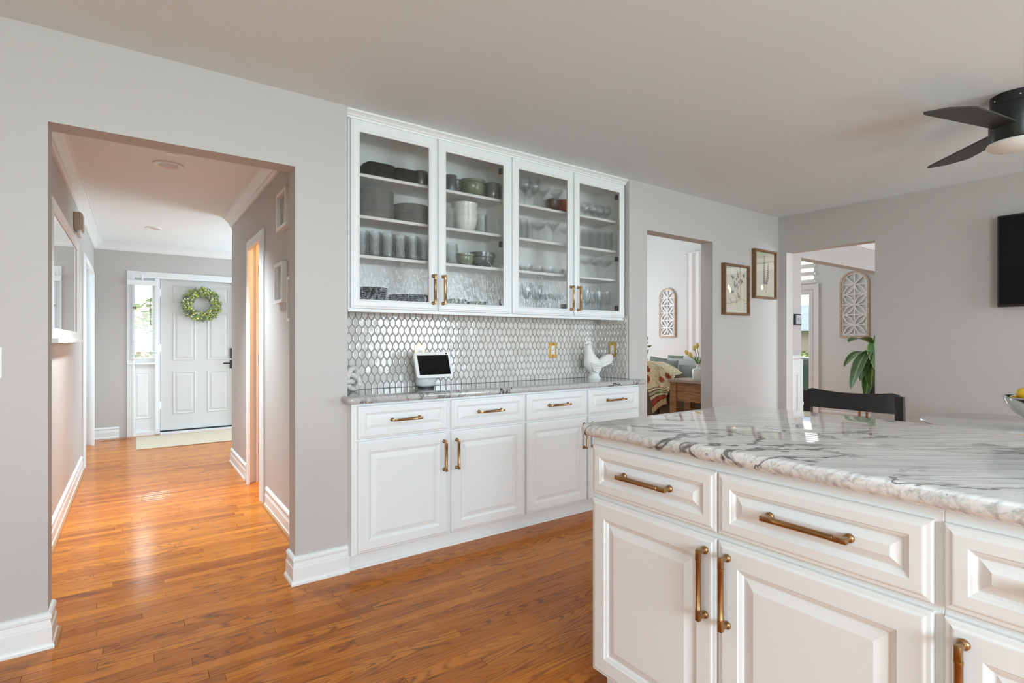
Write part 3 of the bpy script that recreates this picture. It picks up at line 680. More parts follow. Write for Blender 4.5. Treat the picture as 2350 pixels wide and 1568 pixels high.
# ------------------------------------------------------------------ backsplash tiles
gb = MB(); gb.box((.906,3.092,.9225),(3.06,3.098,1.40)); gb.box((3.054,YM+.012,.922),(3.06,3.092,1.40))
splash = struct('wall_backsplash', gb, M['grout'])
TWP, TRP = .0389, .0482                   # pitch across, pitch between rows
HW, HS, HT = .0173, .0116, .0334          # half width, half straight side, half height
def tile_mesh(x0=-1, x1=1, z0=-1, z1=1):
    mb = MB()
    def hexa(i, d):
        pts = [(-HW+i,-HS),(0,-HT+i*1.35),(HW-i,-HS),(HW-i,HS),(0,HT-i*1.35),(-HW+i,HS)]
        return [(min(max(x,x0),x1), -d, min(max(z,z0),z1)) for x, z in pts]
    mb.ring_loft([hexa(0,0), hexa(0,.0035), hexa(.0013,.0055), hexa(.0052,.0068)], cap0=False, smooth=False)
    return mb
T0 = tile_mesh().mesh('tile', M['tile'])
rest = MB(); ntile = 0; cand = []
def tile_row(length, place):
    for r in range(-1, 11):
        z = .922 + .012 + r*TRP; off = (r % 2)*TWP/2; k = 0
        while True:
            x = off + k*TWP; k += 1
            if x - HW > length: break
            if z - HT > 1.39 or z + HT < .925: continue
            cand.append((place, x, z, length))
tile_row(3.06-.906, 'B'); tile_row(3.092-YM-.012, 'S')
for place, x, z, length in cand:
    cut = (max(-1, -x), min(1, length - .002 - x), max(-1, .9225 - z), min(1, 1.398 - z))
    full = cut[0] <= -HW and cut[1] >= HW and cut[2] <= -HT and cut[3] >= HT
    rx, rz = random.gauss(0, .007), random.gauss(0, .007)
    if place == 'B': loc, rot = (.906 + x, 3.0915, z), (rx, 0, rz)
    else: loc, rot = (3.0545, 3.092 - x, z), (rx, 0, -PI/2 + rz)
    near = place == 'B' and x < 1.27
    if near and ntile < 300:
        me = T0 if full else tile_mesh(*cut).mesh('tile', M['tile']); put('tile', me, splash, loc, rot); ntile += 1
    else:
        mt = Matrix.Translation(loc) @ (Matrix.Rotation(rot[2], 4, 'Z') @ Matrix.Rotation(rx, 4, 'X'))
        src = tile_mesh(*cut); rest.add([mt @ Vector(v) for v in src.v], src.f)
tag(rest.build('tile_remainder', M['tile'], splash), 'picket tiles farther along the backsplash', kind='stuff')

# ------------------------------------------------------------------ outlets, switches
def plate(name, label, cat, loc, rotz, inner, m=M['gold'], w_=.072, h_=.117):
    t = thing(name, label, cat, loc, rotz)
    MB().box((-w_/2,-.006,0),(w_/2,0,h_), .002).build('cover_plate', m, t)
    for z in (.012, h_-.012): MB().lathe([(.003,-.0075),(.003,-.005)], (0,0,z), 8, 'Y').build('screw', M['hinge_dark'], t)
    if inner == 'outlet':
        i = MB().box((-.0165,-.009,.026),(.0165,-.005,.091), .001).build('receptacle', M['white_plastic'], t)
        for z in (.036, .072):
            s = MB(); s.box((-.008,-.0095,z),(-.0055,-.0085,z+.008)); s.box((.0055,-.0095,z),(.008,-.0085,z+.008)); s.box((-.002,-.0095,z-.007),(.002,-.0085,z-.003)); s.build('slot', M['black'], i)
        MB().box((-.007,-.0095,.054),(-.001,-.0085,.062)).build('button', M['black'], i)
    else:
        i = MB().box((-.0165,-.012,.026),(.0165,-.005,.091), .002).build('rocker', M['white_plastic'], t)
    return t
plate('outlet', 'gold outlet plate half hidden behind the smart display', 'outlet', (1.475, 3.085, 1.068), 0, 'outlet')
plate('outlet', 'gold outlet plate with white receptacle on the open tile wall', 'outlet', (2.573, 3.085, 1.081), 0, 'outlet')
plate('light_switch', 'gold switch plate with white rocker beside the rooster tail', 'light switch', (3.0475, 2.92, 1.083), -PI/2, 'switch')
plate('light_switch', 'plain white switch plate on the kitchen wall beside the hall opening', 'light switch', (-.447, YM, 1.066), 0, 'switch', M['white_plastic'])
th = thing('thermostat', 'small black framed thermostat screen above the chair rail', 'thermostat', (5.535, 2.76, 1.375))
MB().box((0,-.018,0),(.125,0,.115), .004).build('housing', M['blackmetal'], th)
MB().box((.014,-.0195,.012),(.112,-.017,.103)).build('screen', mat('grey_screen', (.30, .32, .36), .2, emit=(.5,.55,.62), estr=.25), th)
for i in range(4): MB().box((.045+.022*(i%2),-.0205,.045+.018*(i//2)),(.055+.022*(i%2),-.0193,.053+.018*(i//2))).build('icon', M['blackmetal'], th)

# ------------------------------------------------------------------ smart display
sd = thing('smart_display', 'white smart display with a black screen standing on the granite worktop', 'smart display', (1.47, 2.985, .922), math.radians(4))
MB().lathe([(.046,0),(.05,.001),(.05,.006)], n=32).build('foot_ring', M['black'], sd)
MB().lathe([(.05,.006),(.062,.014),(.066,.03),(.066,.062),(.06,.08),(.03,.086),(.001,.087)], n=36, sy=.85).build('speaker_base', M['fabric_grey'], sd)
tilt = math.radians(-17)
def rrect(w_, h_, r, d):
    pts = []
    for cx, cz, a0 in ((w_/2-r, h_/2-r, 0), (-w_/2+r, h_/2-r, 90), (-w_/2+r, -h_/2+r, 180), (w_/2-r, -h_/2+r, 270)):
        for k in range(6): a = math.radians(a0 + 18*k); pts.append((cx + r*math.cos(a), d, cz + r*math.sin(a)))
    return pts
head = MB().ring_loft([rrect(.252,.158,.014,.004), rrect(.256,.162,.016,-.004), rrect(.256,.162,.016,-.011), rrect(.252,.158,.014,-.014)]).build('bezel', M['white_plastic'], sd, (.012,-.065,.137), (tilt,0,0))
MB().box((-.109,-.0152,-.062),(.109,-.0135,.060)).build('screen', M['screen'], head)
MB().lathe([(.0055,-.0155),(.0055,-.013)], (.098,0,.070), 14, 'Y').build('camera_shutter', M['black'], head)
MB().box((-.05,-.02,.055),(.05,.02,.10), .008).build('mount', M['white_plastic'], sd, (.0,-.02,.02))

# ------------------------------------------------------------------ ceramic rooster
rs = thing('ceramic_rooster', 'white glazed ceramic rooster figurine on a flared foot', 'figurine', (2.862, 2.935, .922), math.radians(-25))
b = MB(); secs = [(0,0,.052,.045),(0,.006,.054,.047),(0,.014,.046,.04),(.004,.03,.034,.03),(.004,.042,.036,.032),(.0,.06,.05,.042),(-.004,.085,.068,.05),(-.008,.11,.074,.052),(-.014,.135,.068,.048),(-.026,.16,.052,.04),(-.036,.185,.039,.033),(-.042,.21,.031,.028),(-.044,.232,.026,.024),(-.046,.25,.025,.022),(-.044,.262,.018,.016),(-.042,.268,.004,.004)]
b.ring_loft([[(cx + rx*math.cos(2*PI*j/24)*(1+.04*math.sin(j*3+k)*(k > 4)), ry*math.sin(2*PI*j/24)*(1+.04*math.sin(j*3+k)*(k > 4)), z) for j in range(24)] for k, (cx, z, rx, ry) in enumerate(secs)])
b.build('body', M['ceramic_white'], rs)
tl = MB()
for k in range(9):
    f = k/8; a0 = math.radians(20 + 48*f)
    pts = []
    for q in range(9):
        s = q/8; L = (.115 + .02*math.sin(f*PI)); ang = a0 - s*1.0*(.5+.5*f) 
        pts.append((.04 + L*s*math.cos(a0 - s*.35*f), (.5-f)*.012*math.sin(k*2.1), .085 + .035*f + L*s*math.sin(a0) - s*s*.045*f))
    tl.tube(pts, [.016-.001*q if q < 7 else .012-.004*(q-6) for q in range(9)], 8, flat=.8)
tl.build('tail', M['ceramic_white'], rs)
hd = MB(); 
for (x, z, r) in ((-.064,.268,.008),(-.054,.276,.010),(-.042,.278,.010),(-.03,.272,.009)): hd.lathe([(.001,-r),(r*.7,-r*.6),(r,0),(r*.7,r*.7),(.001,r)], (x,0,z), 10, sy=.5)
hd.build('comb', M['ceramic_white'], rs)
MB().lathe([(.009,0),(.005,-.012),(.0005,-.02)], (-.068,0,.246), 10, 'X').build('beak', M['ceramic_white'], rs)
MB().lathe([(.001,-.016),(.008,-.01),(.010,0),(.005,.012),(.001,.016)], (-.068,0,.222), 10, sy=.5).build('wattle', M['ceramic_white'], rs)
for s in (-1, 1):
    wg = MB()
    for k in range(5): wg.tube([(-.045+.004*k, s*(.046+.002*k), .125-.014*k), (0, s*(.056), .108-.013*k), (.045-.003*k, s*.046, .108-.010*k), (.062-.004*k, s*.036, .115-.008*k)], [.008,.011,.009,.003], 8, flat=.7)
    wg.build('wing', M['ceramic_white'], rs)
# knot ornament
kn = MB(); kp = []
for i in range(90):
    t = 2*PI*i/90; kp.append(((math.sin(t)+2*math.sin(2*t))*.021, (math.cos(t)-2*math.cos(2*t))*.021, -math.sin(3*t)*.021))
rt = Matrix.Rotation(math.radians(68), 4, 'X') @ Matrix.Rotation(math.radians(25), 4, 'Z')
kp = [rt @ Vector(p) for p in kp]; zmin = min(p.z for p in kp)
kn.closed_tube([(p.x, p.y, p.z - zmin + .0155) for p in kp], .0165, 12)
tag(kn.build('wooden_knot', M['wash_wood'], None, (1.0, 2.985, .922)), 'whitewashed wooden knot ornament at the end of the worktop', 'ornament')

# ================================================================== DISHES
def lathe_mesh(name, prof, m, n=28, **kw): return MB().lathe(prof, n=n, cap0=True, cap1=False, **kw).mesh(name, m)
def plate_prof(r, h=.016, dz=.011): return [(.0005,.002),(r*.6,.002),(r*.62,0),(r*.66,0),(r*.72,.004),(r*.98,h*.85),(r,h),(r*.97,h+.002),(r*.73,dz+.0008),(r*.62,dz+.0003),(.0005,dz+.0003)]
def square_plate(a, m, dz):
    mb = MB(); rings = []
    for i, (s, z) in enumerate([(.72,0),(.8,.0),(.98,.009),(1,.011),(.97,.013),(.82,dz+.0003),(.01,dz+.0003)]):
        ring = []
        for k in range(32):
            t = 2*PI*k/32; c, sn = math.cos(t), math.sin(t); q = a*s/((abs(c)**5 + abs(sn)**5)**(1/5)); wv = 1+.02*math.sin(8*t)*(s > .9); ring.append((q*c*wv, q*sn*wv, z))
        rings.append(ring)
    return mb.ring_loft(rings).mesh('plate', m)
def stack(name, me, x, y, z, n, dz, label, cat, group):
    for k in range(n):
        o = put(name, me, None, (x + random.uniform(-.002,.002), y + random.uniform(-.002,.002), z + k*dz), (0,0,random.uniform(-.04,.04))); tag(o, label, cat, group)
def single(name, me, x, y, z, label, cat, group=None, rz=0): return tag(put(name, me, None, (x, y, z), (0,0,rz)), label, cat, group)
S1, S2, S3 = SHELF
sq = square_plate(.088, M['dark_plate'], .0105)
stack('square_plate', sq, x_at(864,2.97), 2.97, S1, 8, .0105, 'charcoal square plate in the taller stack on the top shelf', 'plate', 'tall stack of square plates')
stack('square_plate', square_plate(.078, M['dark_plate'], .0092), x_at(924,2.95), 2.95, S1, 8, .0092, 'charcoal square plate in the shorter stack beside the grey mugs', 'plate', 'short stack of square plates')
p1 = lathe_mesh('dinner_plate', plate_prof(.128, .016, .0115), M['grey_plate'], 40); p2 = lathe_mesh('dinner_plate', plate_prof(.120, .013, .0102), M['grey_plate'], 40)
stack('dinner_plate', p1, x_at(852,2.95), 2.950, S2, 13, .0115, 'grey round plate in the tall stack on the second shelf', 'plate', 'tall stack of grey plates')
stack('dinner_plate', p2, x_at(941,2.957), 2.957, S2, 10, .0102, 'grey round plate in the shorter wide stack on the second shelf', 'plate', 'short stack of grey plates')
p3 = lathe_mesh('dark_plate', plate_prof(.10, .013, .0118), M['dark_plate'], 36); p4 = lathe_mesh('dark_plate', plate_prof(.128, .011, .0108), M['dark_plate'], 36)
stack('dark_plate', p3, x_at(848,2.95), 2.95, UBOT, 9, .0118, 'charcoal round plate in the narrow stack on the cabinet bottom', 'plate', 'narrow stack of dark plates')
stack('dark_plate', p4, x_at(940,2.95), 2.949, UBOT, 7, .0108, 'charcoal round plate in the wide low stack on the cabinet bottom', 'plate', 'wide stack of dark plates')
def mug(m, r, h, x, y, z, label, rz, handle=True):
    t = thing('mug', label, 'mug', (x, y, z), rz)
    MB().lathe([(.0005,.001),(r*.85,.0),(r*.95,.006),(r,h*.5),(r*.96,h*.8),(r*.99,h),(r*.93,h),(r*.9,h*.5),(r*.85,.008),(.0005,.008)], n=28, cap1=False).build('cup', m, t)
    if handle: MB().tube([(r*.93,0,h*.82),(r*1.3,0,h*.85),(r*1.6,0,h*.6),(r*1.45,0,h*.32),(r*.95,0,h*.2)], .0055, 8).build('handle', m, t)
mug(M['grey_mug'], .042, .095, x_at(966,2.93), 2.93, S1, 'dark grey mug with its handle out beside the square plates', -.9)
mug(M['grey_mug'], .046, .105, x_at(995,3.0), 3.0, S1, 'dark grey mug tucked behind the cabinet stile', -1.5)
mug(M['grey_mug'], .040, .105, x_at(1034,2.92), 2.92, S1, 'dark grey mug beside the small green cup', -.3)
mug(M['grey_mug'], .052, .105, 1.9175, 2.915, S1, 'dark grey handleless cup right of the sage bowl', 2.4, False)
def bowl(name, m, r, h, x, y, z, label, n=1, dz=.03, group=None, rim=True, cat='bowl', inner=((.96,1),(.88,.6),(.7,.25))):
    prof = [(.0005,.002),(r*.5,0),(r*.55,.002),(r*.82,h*.3),(r*.93,h*.65)] + ([(r*.92,h*.8),(r,h*.84),(r*1.02,h)] if rim else [(r,h)]) + [(r*a,h*b) for a, b in inner] + [(.0005,.01)]
    me = lathe_mesh(name, prof, m, 32)
    for k in range(n): single(name, me, x, y, z + k*dz, label, cat, group)
bowl('small_bowl', M['darkgreen_bowl'], .042, .055, 1.674, 3.035, S1, 'small dark green cup half hidden behind the sage bowl', cat='cup')
bowl('mixing_bowl', M['green_bowl'], .086, .108, x_at(1083,2.95), 2.95, S1, 'round sage green glazed bowl on the top shelf')
bowl('serving_bowl', M['white_bowl'], .084, .092, x_at(1066,2.95), 2.95, S2, 'deep white bowl in the stack of three on the second shelf', 3, .045, 'stack of deep white bowls', False, inner=((.884,1),(.80,.6),(.62,.25)))
bowl('soup_bowl', M['green_bowl'], .064, .078, x_at(1066,2.94), 2.94, S3, 'plain sage green bowl beside the glass jar')
bowl('nesting_bowl', M['darkgreen_bowl'], .086, .085, x_at(1106,2.96), 2.96, S3, 'dark green rimmed bowl in the nested pair on the third shelf', 2, .0150, 'nested dark green bowls', inner=((.965,1),(.935,.82),(.89,.6),(.80,.38),(.66,.2)))
bowl('patterned_bowl', M['plaid'], .070, .068, x_at(1046,2.94), 2.94, UBOT, 'green and cream speckled bowl nearer the brass handle', rim=False)
bowl('patterned_bowl', M['plaid'], .068, .060, x_at(1094,2.95), 2.95, UBOT, 'green and cream speckled bowl farther from the brass handle', rim=False)
def tumbler(r, h, m): return lathe_mesh('tumbler', [(.0005,.001),(r*.86,0),(r*.9,.003),(r,h),(r*.95,h),(r*.85,.012),(.0005,.012)], m, 24)
tm = tumbler(.036, .145, M['glass_ribbed'])
for k in range(7): single('tumbler', tm, 1.035 + k*.078, 2.915, S3, 'tall bubbled glass tumbler in the front row on the third shelf', 'glass', 'front row of tumblers')
for k in range(6): single('tumbler', tm, 1.085 + k*.078, 3.01, S3, 'tall bubbled glass tumbler in the back row on the third shelf', 'glass', 'back row of tumblers')
single('dark_tumbler', tumbler(.042, .13, M['glass_ribbed']), x_at(1031,2.93), 2.93, S2, 'textured glass tumbler left of the white bowls', 'glass')
single('clear_cup', tumbler(.04, .125, M['glass_ribbed']), x_at(1103,2.94), 2.94, S2, 'textured glass tumbler right of the white bowls', 'glass')
single('storage_jar', lathe_mesh('storage_jar', [(.0005,.001),(.04,0),(.043,.01),(.043,.10),(.038,.115),(.04,.13),(.036,.13),(.038,.1),(.037,.012),(.0005,.012)], M['glass_ribbed']), x_at(1036,2.92), 2.92, S3, 'clear glass storage jar beside the sage bowl', 'jar')
def goblet(kind):
    if kind == 'wine': pr = [(.034,0),(.034,.003),(.006,.008),(.0045,.02),(.0045,.09),(.012,.10),(.034,.125),(.040,.155),(.036,.205),(.0345,.205),(.038,.155),(.032,.127),(.01,.103),(.0005,.10)]
    elif kind == 'martini': pr = [(.034,0),(.034,.003),(.006,.007),(.004,.02),(.004,.085),(.008,.09),(.052,.155),(.0505,.155),(.0005,.094)]
    elif kind == 'coupe': pr = [(.034,0),(.034,.003),(.006,.007),(.004,.02),(.004,.095),(.012,.10),(.04,.112),(.052,.14),(.0505,.14),(.038,.115),(.0005,.103)]
    elif kind == 'flute': pr = [(.03,0),(.03,.003),(.006,.007),(.004,.02),(.004,.06),(.01,.07),(.022,.10),(.024,.19),(.0225,.19),(.02,.10),(.0005,.072)]
    elif kind == 'snifter': pr = [(.028,0),(.028,.003),(.006,.007),(.005,.035),(.012,.042),(.032,.06),(.038,.085),(.028,.12),(.0265,.12),(.036,.085),(.03,.062),(.0005,.045)]
    elif kind == 'highball': pr = [(.0005,.004),(.028,0),(.03,.002),(.031,.145),(.0295,.145),(.0275,.012),(.0005,.012)]
    elif kind == 'lowbowl': pr = [(.0005,.002),(.03,0),(.045,.02),(.05,.045),(.048,.045),(.043,.02),(.0005,.008)]
    return lathe_mesh(kind + '_glass', pr, M['glass'], 24)
G = {k: goblet(k) for k in ('wine', 'martini', 'coupe', 'flute', 'snifter', 'highball', 'lowbowl')}
def glasses(kind, pxs, Ys, z, label, group, name=None):
    rad = max(v.co.x for v in G[kind].vertices)          # keep clear of the cabinet side
    for px, Y in zip(pxs, Ys): single(name or kind + '_glass', G[kind], min(x_at(px, Y), 3.033 - rad), Y, z, label, 'glass', group)
glasses('wine', [1204, 1226, 1214], [2.92, 2.92, 3.02], S1, 'tall clear wine glass on the top shelf left of the painted bowls', 'tall wine glasses')
glasses('martini', [1246, 1276], [2.93, 2.93], S1, 'ribbed clear martini glass on the top shelf beside the painted bowls', 'top shelf martini glasses')
glasses('highball', [1202, 1213, 1206], [2.92, 2.97, 3.03], S2, 'clear straight tumbler on the second shelf beside the martini glass', 'second shelf tumblers')
glasses('martini', [1269], [2.93], S2, 'single clear martini glass on the second shelf', None)
glasses('coupe', [1236, 1300], [2.98, 2.98], S2, 'clear coupe glass flanking the single martini glass', 'second shelf coupes')
glasses('lowbowl', [1206, 1232, 1257, 1279.5, 1303], [2.92, 2.94, 2.92, 2.945, 2.92], S3, 'low clear dessert bowl on the third shelf', 'glass dessert bowls', 'dessert_bowl')
glasses('wine', [1208, 1232], [2.92, 2.99], UBOT, 'clear wine glass on the cabinet bottom beside the coupe glasses', 'bottom shelf wine glasses')
glasses('coupe', [1251, 1278], [2.92, 2.95], UBOT, 'clear coupe glass on the cabinet bottom beside the wine glasses', 'bottom shelf coupes')
glasses('snifter', [1343, 1360, 1376, 1398], [2.94, 2.93, 2.95, 2.93], S1, 'small clear snifter glass on the top shelf right of the painted bowls', 'snifter glasses')
glasses('highball', [1343, 1362, 1382, 1400, 1350, 1368], [2.92, 2.92, 2.92, 2.92, 3.01, 3.01], S2, 'tall straight highball glass on the second shelf behind the right-hand door', 'highball glasses')
glasses('coupe', [1344, 1366, 1393], [2.93, 2.93, 2.93], S3, 'clear coupe glass on the third shelf', 'third shelf coupes')
glasses('flute', [1346, 1356, 1373, 1376, 1400], [2.93, 3.0, 2.92, 3.0, 2.93], UBOT, 'clear champagne flute on the cabinet bottom', 'champagne flutes')
bowl('painted_bowl', M['brown_glaze'], .055, .075, x_at(1270,3.02), 3.02, S1 + .045, 'dark brown painted bowl raised on the top shelf', rim=False)
bowl('painted_bowl', M['red_glaze'], .06, .075, x_at(1297,3.02), 3.02, S1 + .055, 'red and brown painted bowl on a small stand', rim=False)
single('bowl_stand', lathe_mesh('bowl_stand', [(.0005,.0),(.045,0),(.045,.006),(.015,.012),(.012,.035),(.03,.045),(.0005,.045)], M['brown_glaze']), x_at(1270,3.02), 3.02, S1, 'small brown stand under the dark brown painted bowl', 'stand')
single('bowl_stand', lathe_mesh('bowl_stand', [(.0005,.0),(.05,0),(.05,.006),(.02,.016),(.016,.04),(.04,.055),(.0005,.055)], M['red_glaze']), x_at(1297,3.02), 3.02, S1, 'small red stand under the painted red bowl', 'stand')
single('votive_holder', lathe_mesh('votive_holder', [(.0005,.0),(.03,0),(.035,.01),(.036,.075),(.032,.075),(.031,.012),(.0005,.01)], M['grey_mug']), x_at(1299,2.92), 2.92, UBOT, 'small dark pewter cup on the cabinet bottom next to the brass handle', 'cup')

# ================================================================== ISLAND
IX, IY = 1.27, 1.302                     # face frame plane, end of the island
ROT = -PI/2
dw = .466; I = []
base_cabinet('island_cabinet', 'white island cabinet with two drawers and two doors facing the hall', (IX, IY, 0), ROT, .955, .86, [(.007, .474, 'R'), (.478, .941, 'L')], hm=HM2, dz=.010, z_top=.886)
base_cabinet('island_cabinet', 'white island cabinet mostly cut off by the edge of the view', (IX, IY-.955, 0), ROT, .955, .86, [(.003, .462, 'L'), (.47, .94, 'R')], hm=HM2, dz=.010, z_top=.886)
slab('island_worktop', [(1.232,-.75),(2.20,-.75),(2.20,1.342),(1.232,1.342)], .886, .926, .018, M['granite'], 'large polished white granite worktop with grey veins on the island', 'countertop', corner=[0,.05,.12,.03])

# ================================================================== DINING CORNER
tb = thing('round_table', 'round white pedestal table behind the island', 'table', (4.07, .77, 0))
MB().lathe([(.0005,.715),(.40,.715),(.44,.722),(.45,.731),(.446,.739),(.44,.742),(.0005,.742)], n=64, cap1=False).build('tabletop', mat('table_white', (.66, .655, .63), .12), tb)
MB().lathe([(.26,0),(.26,.012),(.2,.03),(.06,.09),(.04,.2),(.036,.5),(.06,.66),(.16,.715)], n=36, cap0=True).build('pedestal', M['black'], tb)
bw = thing('fruit_bowl', 'silver footed bowl of lemons on the round white table', 'bowl', (3.845, .64, .742))
MB().lathe([(.0005,.0),(.055,0),(.056,.004),(.02,.012),(.012,.022),(.018,.032),(.05,.045),(.11,.085),(.145,.135),(.155,.165),(.162,.168),(.158,.172),(.148,.166),(.138,.135),(.10,.09),(.0005,.05)], n=40, cap1=False).build('bowl_body', M['chrome'], bw)
lm = MB().lathe([(.0005,-.046),(.007,-.043),(.012,-.037),(.024,-.026),(.031,-.008),(.031,.01),(.023,.027),(.010,.037),(.006,.041),(.0005,.043)], n=20, cap0=False, cap1=False).mesh('lemon', M['lemon'])
spots = [(.052, k*120+20, .104) for k in range(3)] + [(.105, k*60, .144) for k in range(6)] + [(0, 0, .150)] + [(.094, 90, .1905), (.075, 210, .1835), (.075, 330, .1835)]
for i, (rr, ang, dz) in enumerate(spots):
    a = math.radians(ang + 54.5); tilt = .12*math.sin(i*2.3)
    tag(put('lemon', lm, None, (3.845+rr*math.cos(a), .64+rr*math.sin(a), .742+dz), (PI/2, tilt, a)), 'yellow lemon heaped in the silver footed bowl', 'lemon', 'lemons in the bowl')
dc = thing('dining_chair', 'black wooden dining chair with a curved slatless back behind the island', 'chair', (3.18, 1.27, 0))
Wc = .225
bk = MB(); rings = []                     # curved top rail: seen from behind, dips in the middle
for k in range(17):
    s = -1 + 2*k/16; y = s*Wc; xo = -.03*(1-s*s) ; zt = .928 + .016*abs(s)**2 - (.012 if abs(s) > .95 else 0); zb = .838 - .004*abs(s)
    x = -.02 + xo
    rings.append([(x-.011, y, zb), (x+.011, y, zb), (x+.011, y, zt-.012), (x+.004, y, zt), (x-.006, y, zt), (x-.011, y, zt-.008)])
bk.ring_loft(rings); bk.build('top_rail', M['black'], dc)
for s in (-1, 1):
    MB().ring_loft([[(x-.016, s*Wc-.018, z),(x+.016, s*Wc-.018, z),(x+.016, s*Wc+.018, z),(x-.016, s*Wc+.018, z)] for x, z in ((-.06,0),(.0,.44),(-.005,.6),(-.022,.925))], smooth=False).build('leg', M['black'], dc)
    MB().ring_loft([[(x-.015, s*.20-.015, z),(x+.015, s*.20-.015, z),(x+.015, s*.20+.015, z),(x-.015, s*.20+.015, z)] for x, z in ((.42,0),(.40,.43))], smooth=False).build('leg', M['black'], dc)
MB().box((-.02,-.22,.43),(.44,.22,.465), .012).build('seat', M['black'], dc)
MB().box((-.042,-.212,.2),(-.022,.212,.225)).build('stretcher', M['black'], dc)
tv = thing('television', 'flat black television mounted on the grey wall above the round table', 'television', (5.166, 1.10, 1.458))
MB().box((0,-1.19,0),(.035,0,.668), .004).build('cabinet', M['black'], tv)
MB().box((-.002,-1.178,.016),(.002,-.012,.656)).build('screen', M['screen'], tv)
MB().box((.034,-.75,.2),(.0702,-.44,.46)).build('wall_bracket', M['blackmetal'], tv)

# ceiling fan
FC = (3.60, .695)
fn = thing('ceiling_fan', 'black three-blade ceiling fan with a round white light', 'ceiling fan', (FC[0], FC[1], ZC))
MB().lathe([(.10,0),(.10,-.05),(.105,-.055),(.105,-.225),(.10,-.232),(.0005,-.232)], n=44, cap0=True, cap1=False).build('motor_housing', M['blackmetal'], fn)
for k in range(6):
    a = k*PI/3 + .35; MB().lathe([(.005,-.004),(.004,.0)], (0,0,0), 8, 'Y').build('screw', M['chrome'], fn, (.1005*math.cos(a), .1005*math.sin(a), -.028), (0, 0, a - PI/2))
MB().lathe([(.103,-.232),(.112,-.236),(.115,-.246),(.10,-.262),(.05,-.272),(.0005,-.274)], n=44, cap0=True, cap1=False).build('light_diffuser', M['frosted'], fn)
def blade(side):
    mb = MB(); out = [(.09,-.045),(.25,-.05),(.45,-.055),(.61,-.060),(.625,-.052),(.618,-.040),(.56,.02),(.47,.062),(.44,.068),(.3,.062),(.09,.045)]
    th_ = math.radians(3)
    def P(p, dz): return (p[0], p[1]*side*math.cos(th_), p[1]*math.sin(th_)*side + dz)
    return mb.ring_loft([[P(p, 0) for p in out], [P(p, .008) for p in out]], smooth=False).mesh('blade', M['fan_blade'])
a1 = math.atan2(.84-FC[1], 3.035-FC[0])
for k in range(3): put('blade', blade(1 if k == 0 else -1), fn, (0,0,-.165), (0,0,a1 - k*2*PI/3))

# pictures on the main wall
def botanical(label, x0, x1, z0, z1, kind):
    t = thing('framed_print', label, 'picture', (x0, YM, z0)); w_, h_ = x1-x0, z1-z0
    MB().sweep([(0,0,0),(w_,0,0),(w_,0,h_),(0,0,h_)][::-1], [(0,.0),(0,.040),(-.018,.040),(-.018,.022),(-.024,.022),(-.024,.0)], (0,-1,0), closed=True).build('frame', M['frame_brown'], t)
    pp = MB().box((.02,-.02,.02),(w_-.02,-.012,h_-.02)).build('print', M['paper'], t)
    ink = MB()
    def lf(x, z, a, L, wd):
        c, s_ = math.cos(a), math.sin(a); y = -.0206
        prof = [(0,0),(.3,.8),(.55,1),(.8,.7),(1,0),(.8,-.7),(.55,-1),(.3,-.8)]
        ink.add([(x+(p*L)*c-(q*wd)*s_, y, z+(p*L)*s_+(q*wd)*c) for p, q in prof], [list(range(8))])
    def stemline(pts, wd=.0016):
        for (a, b) in zip(pts, pts[1:]):
            dx, dz = b[0]-a[0], b[1]-a[1]; l = math.hypot(dx, dz) or 1; nx, nz = -dz/l*wd, dx/l*wd
            ink.add([(a[0]-nx,-.0205,a[1]-nz),(a[0]+nx,-.0205,a[1]+nz),(b[0]+nx,-.0205,b[1]+nz),(b[0]-nx,-.0205,b[1]-nz)], [(0,1,2,3)])
    cx = w_*.5; rnd = random.Random(kind)
    if kind == 1:
        stemline([(cx+.02,.05),(cx+.008,.10),(cx+.005,.16),(cx+.03,.24),(cx+.035,.33),(cx+.05,.40)])
        for bx, bz, ex, ez in [(.005,.15,-.06,.19),(.005,.15,.045,.165),(.015,.2,-.03,.26),(.03,.25,-.055,.33),(.035,.27,.10,.29),(.035,.3,.12,.34)]:
            stemline([(cx+bx,bz),(cx+(bx+ex)/2,(bz+ez)/2+.01),(cx+ex,ez)], .001)
            for k in range(3): lf(cx+ex+rnd.uniform(-.012,.012), ez+rnd.uniform(-.012,.016), PI/2+rnd.uniform(-.9,.9), .034, .010)
        for k in range(7): lf(cx+.03+rnd.uniform(-.03,.03), .24+k*.024, PI/2+rnd.uniform(-1.2,1.2), .032, .009)
    else:
        for sx, zt, n_ in ((-.015, .40, 13), (.05, .33, 10)):
            b0 = (cx+.02+sx*.15,.055); stemline([b0, (cx+sx*.6,.14), (cx+sx,.22), (cx+sx+.012,zt)])
            for k in range(n_):
                f = k/(n_-1); z = .14 + (zt-.14)*f; x = cx+sx*(.6+.4*min(1,f*3)) + .012*f; L = .022*(1-.72*f)+.007
                lf(x, z, PI/2-.9, L, L*.38); lf(x, z+.005, PI/2+.9, L, L*.38)
    ink.build('ink_drawing', M['ink'], pp)
    MB().box((.018,-.030,.018),(w_-.018,-.028,h_-.018)).build('pane', M['picture_glass'], t)
botanical('brown framed print of a branching leaf sprig', 4.255, 4.655, 1.445, 1.905, 1)
botanical('brown framed print of two upright eucalyptus stems near the corner', 4.745, 5.135, 1.617, 2.083, 2)

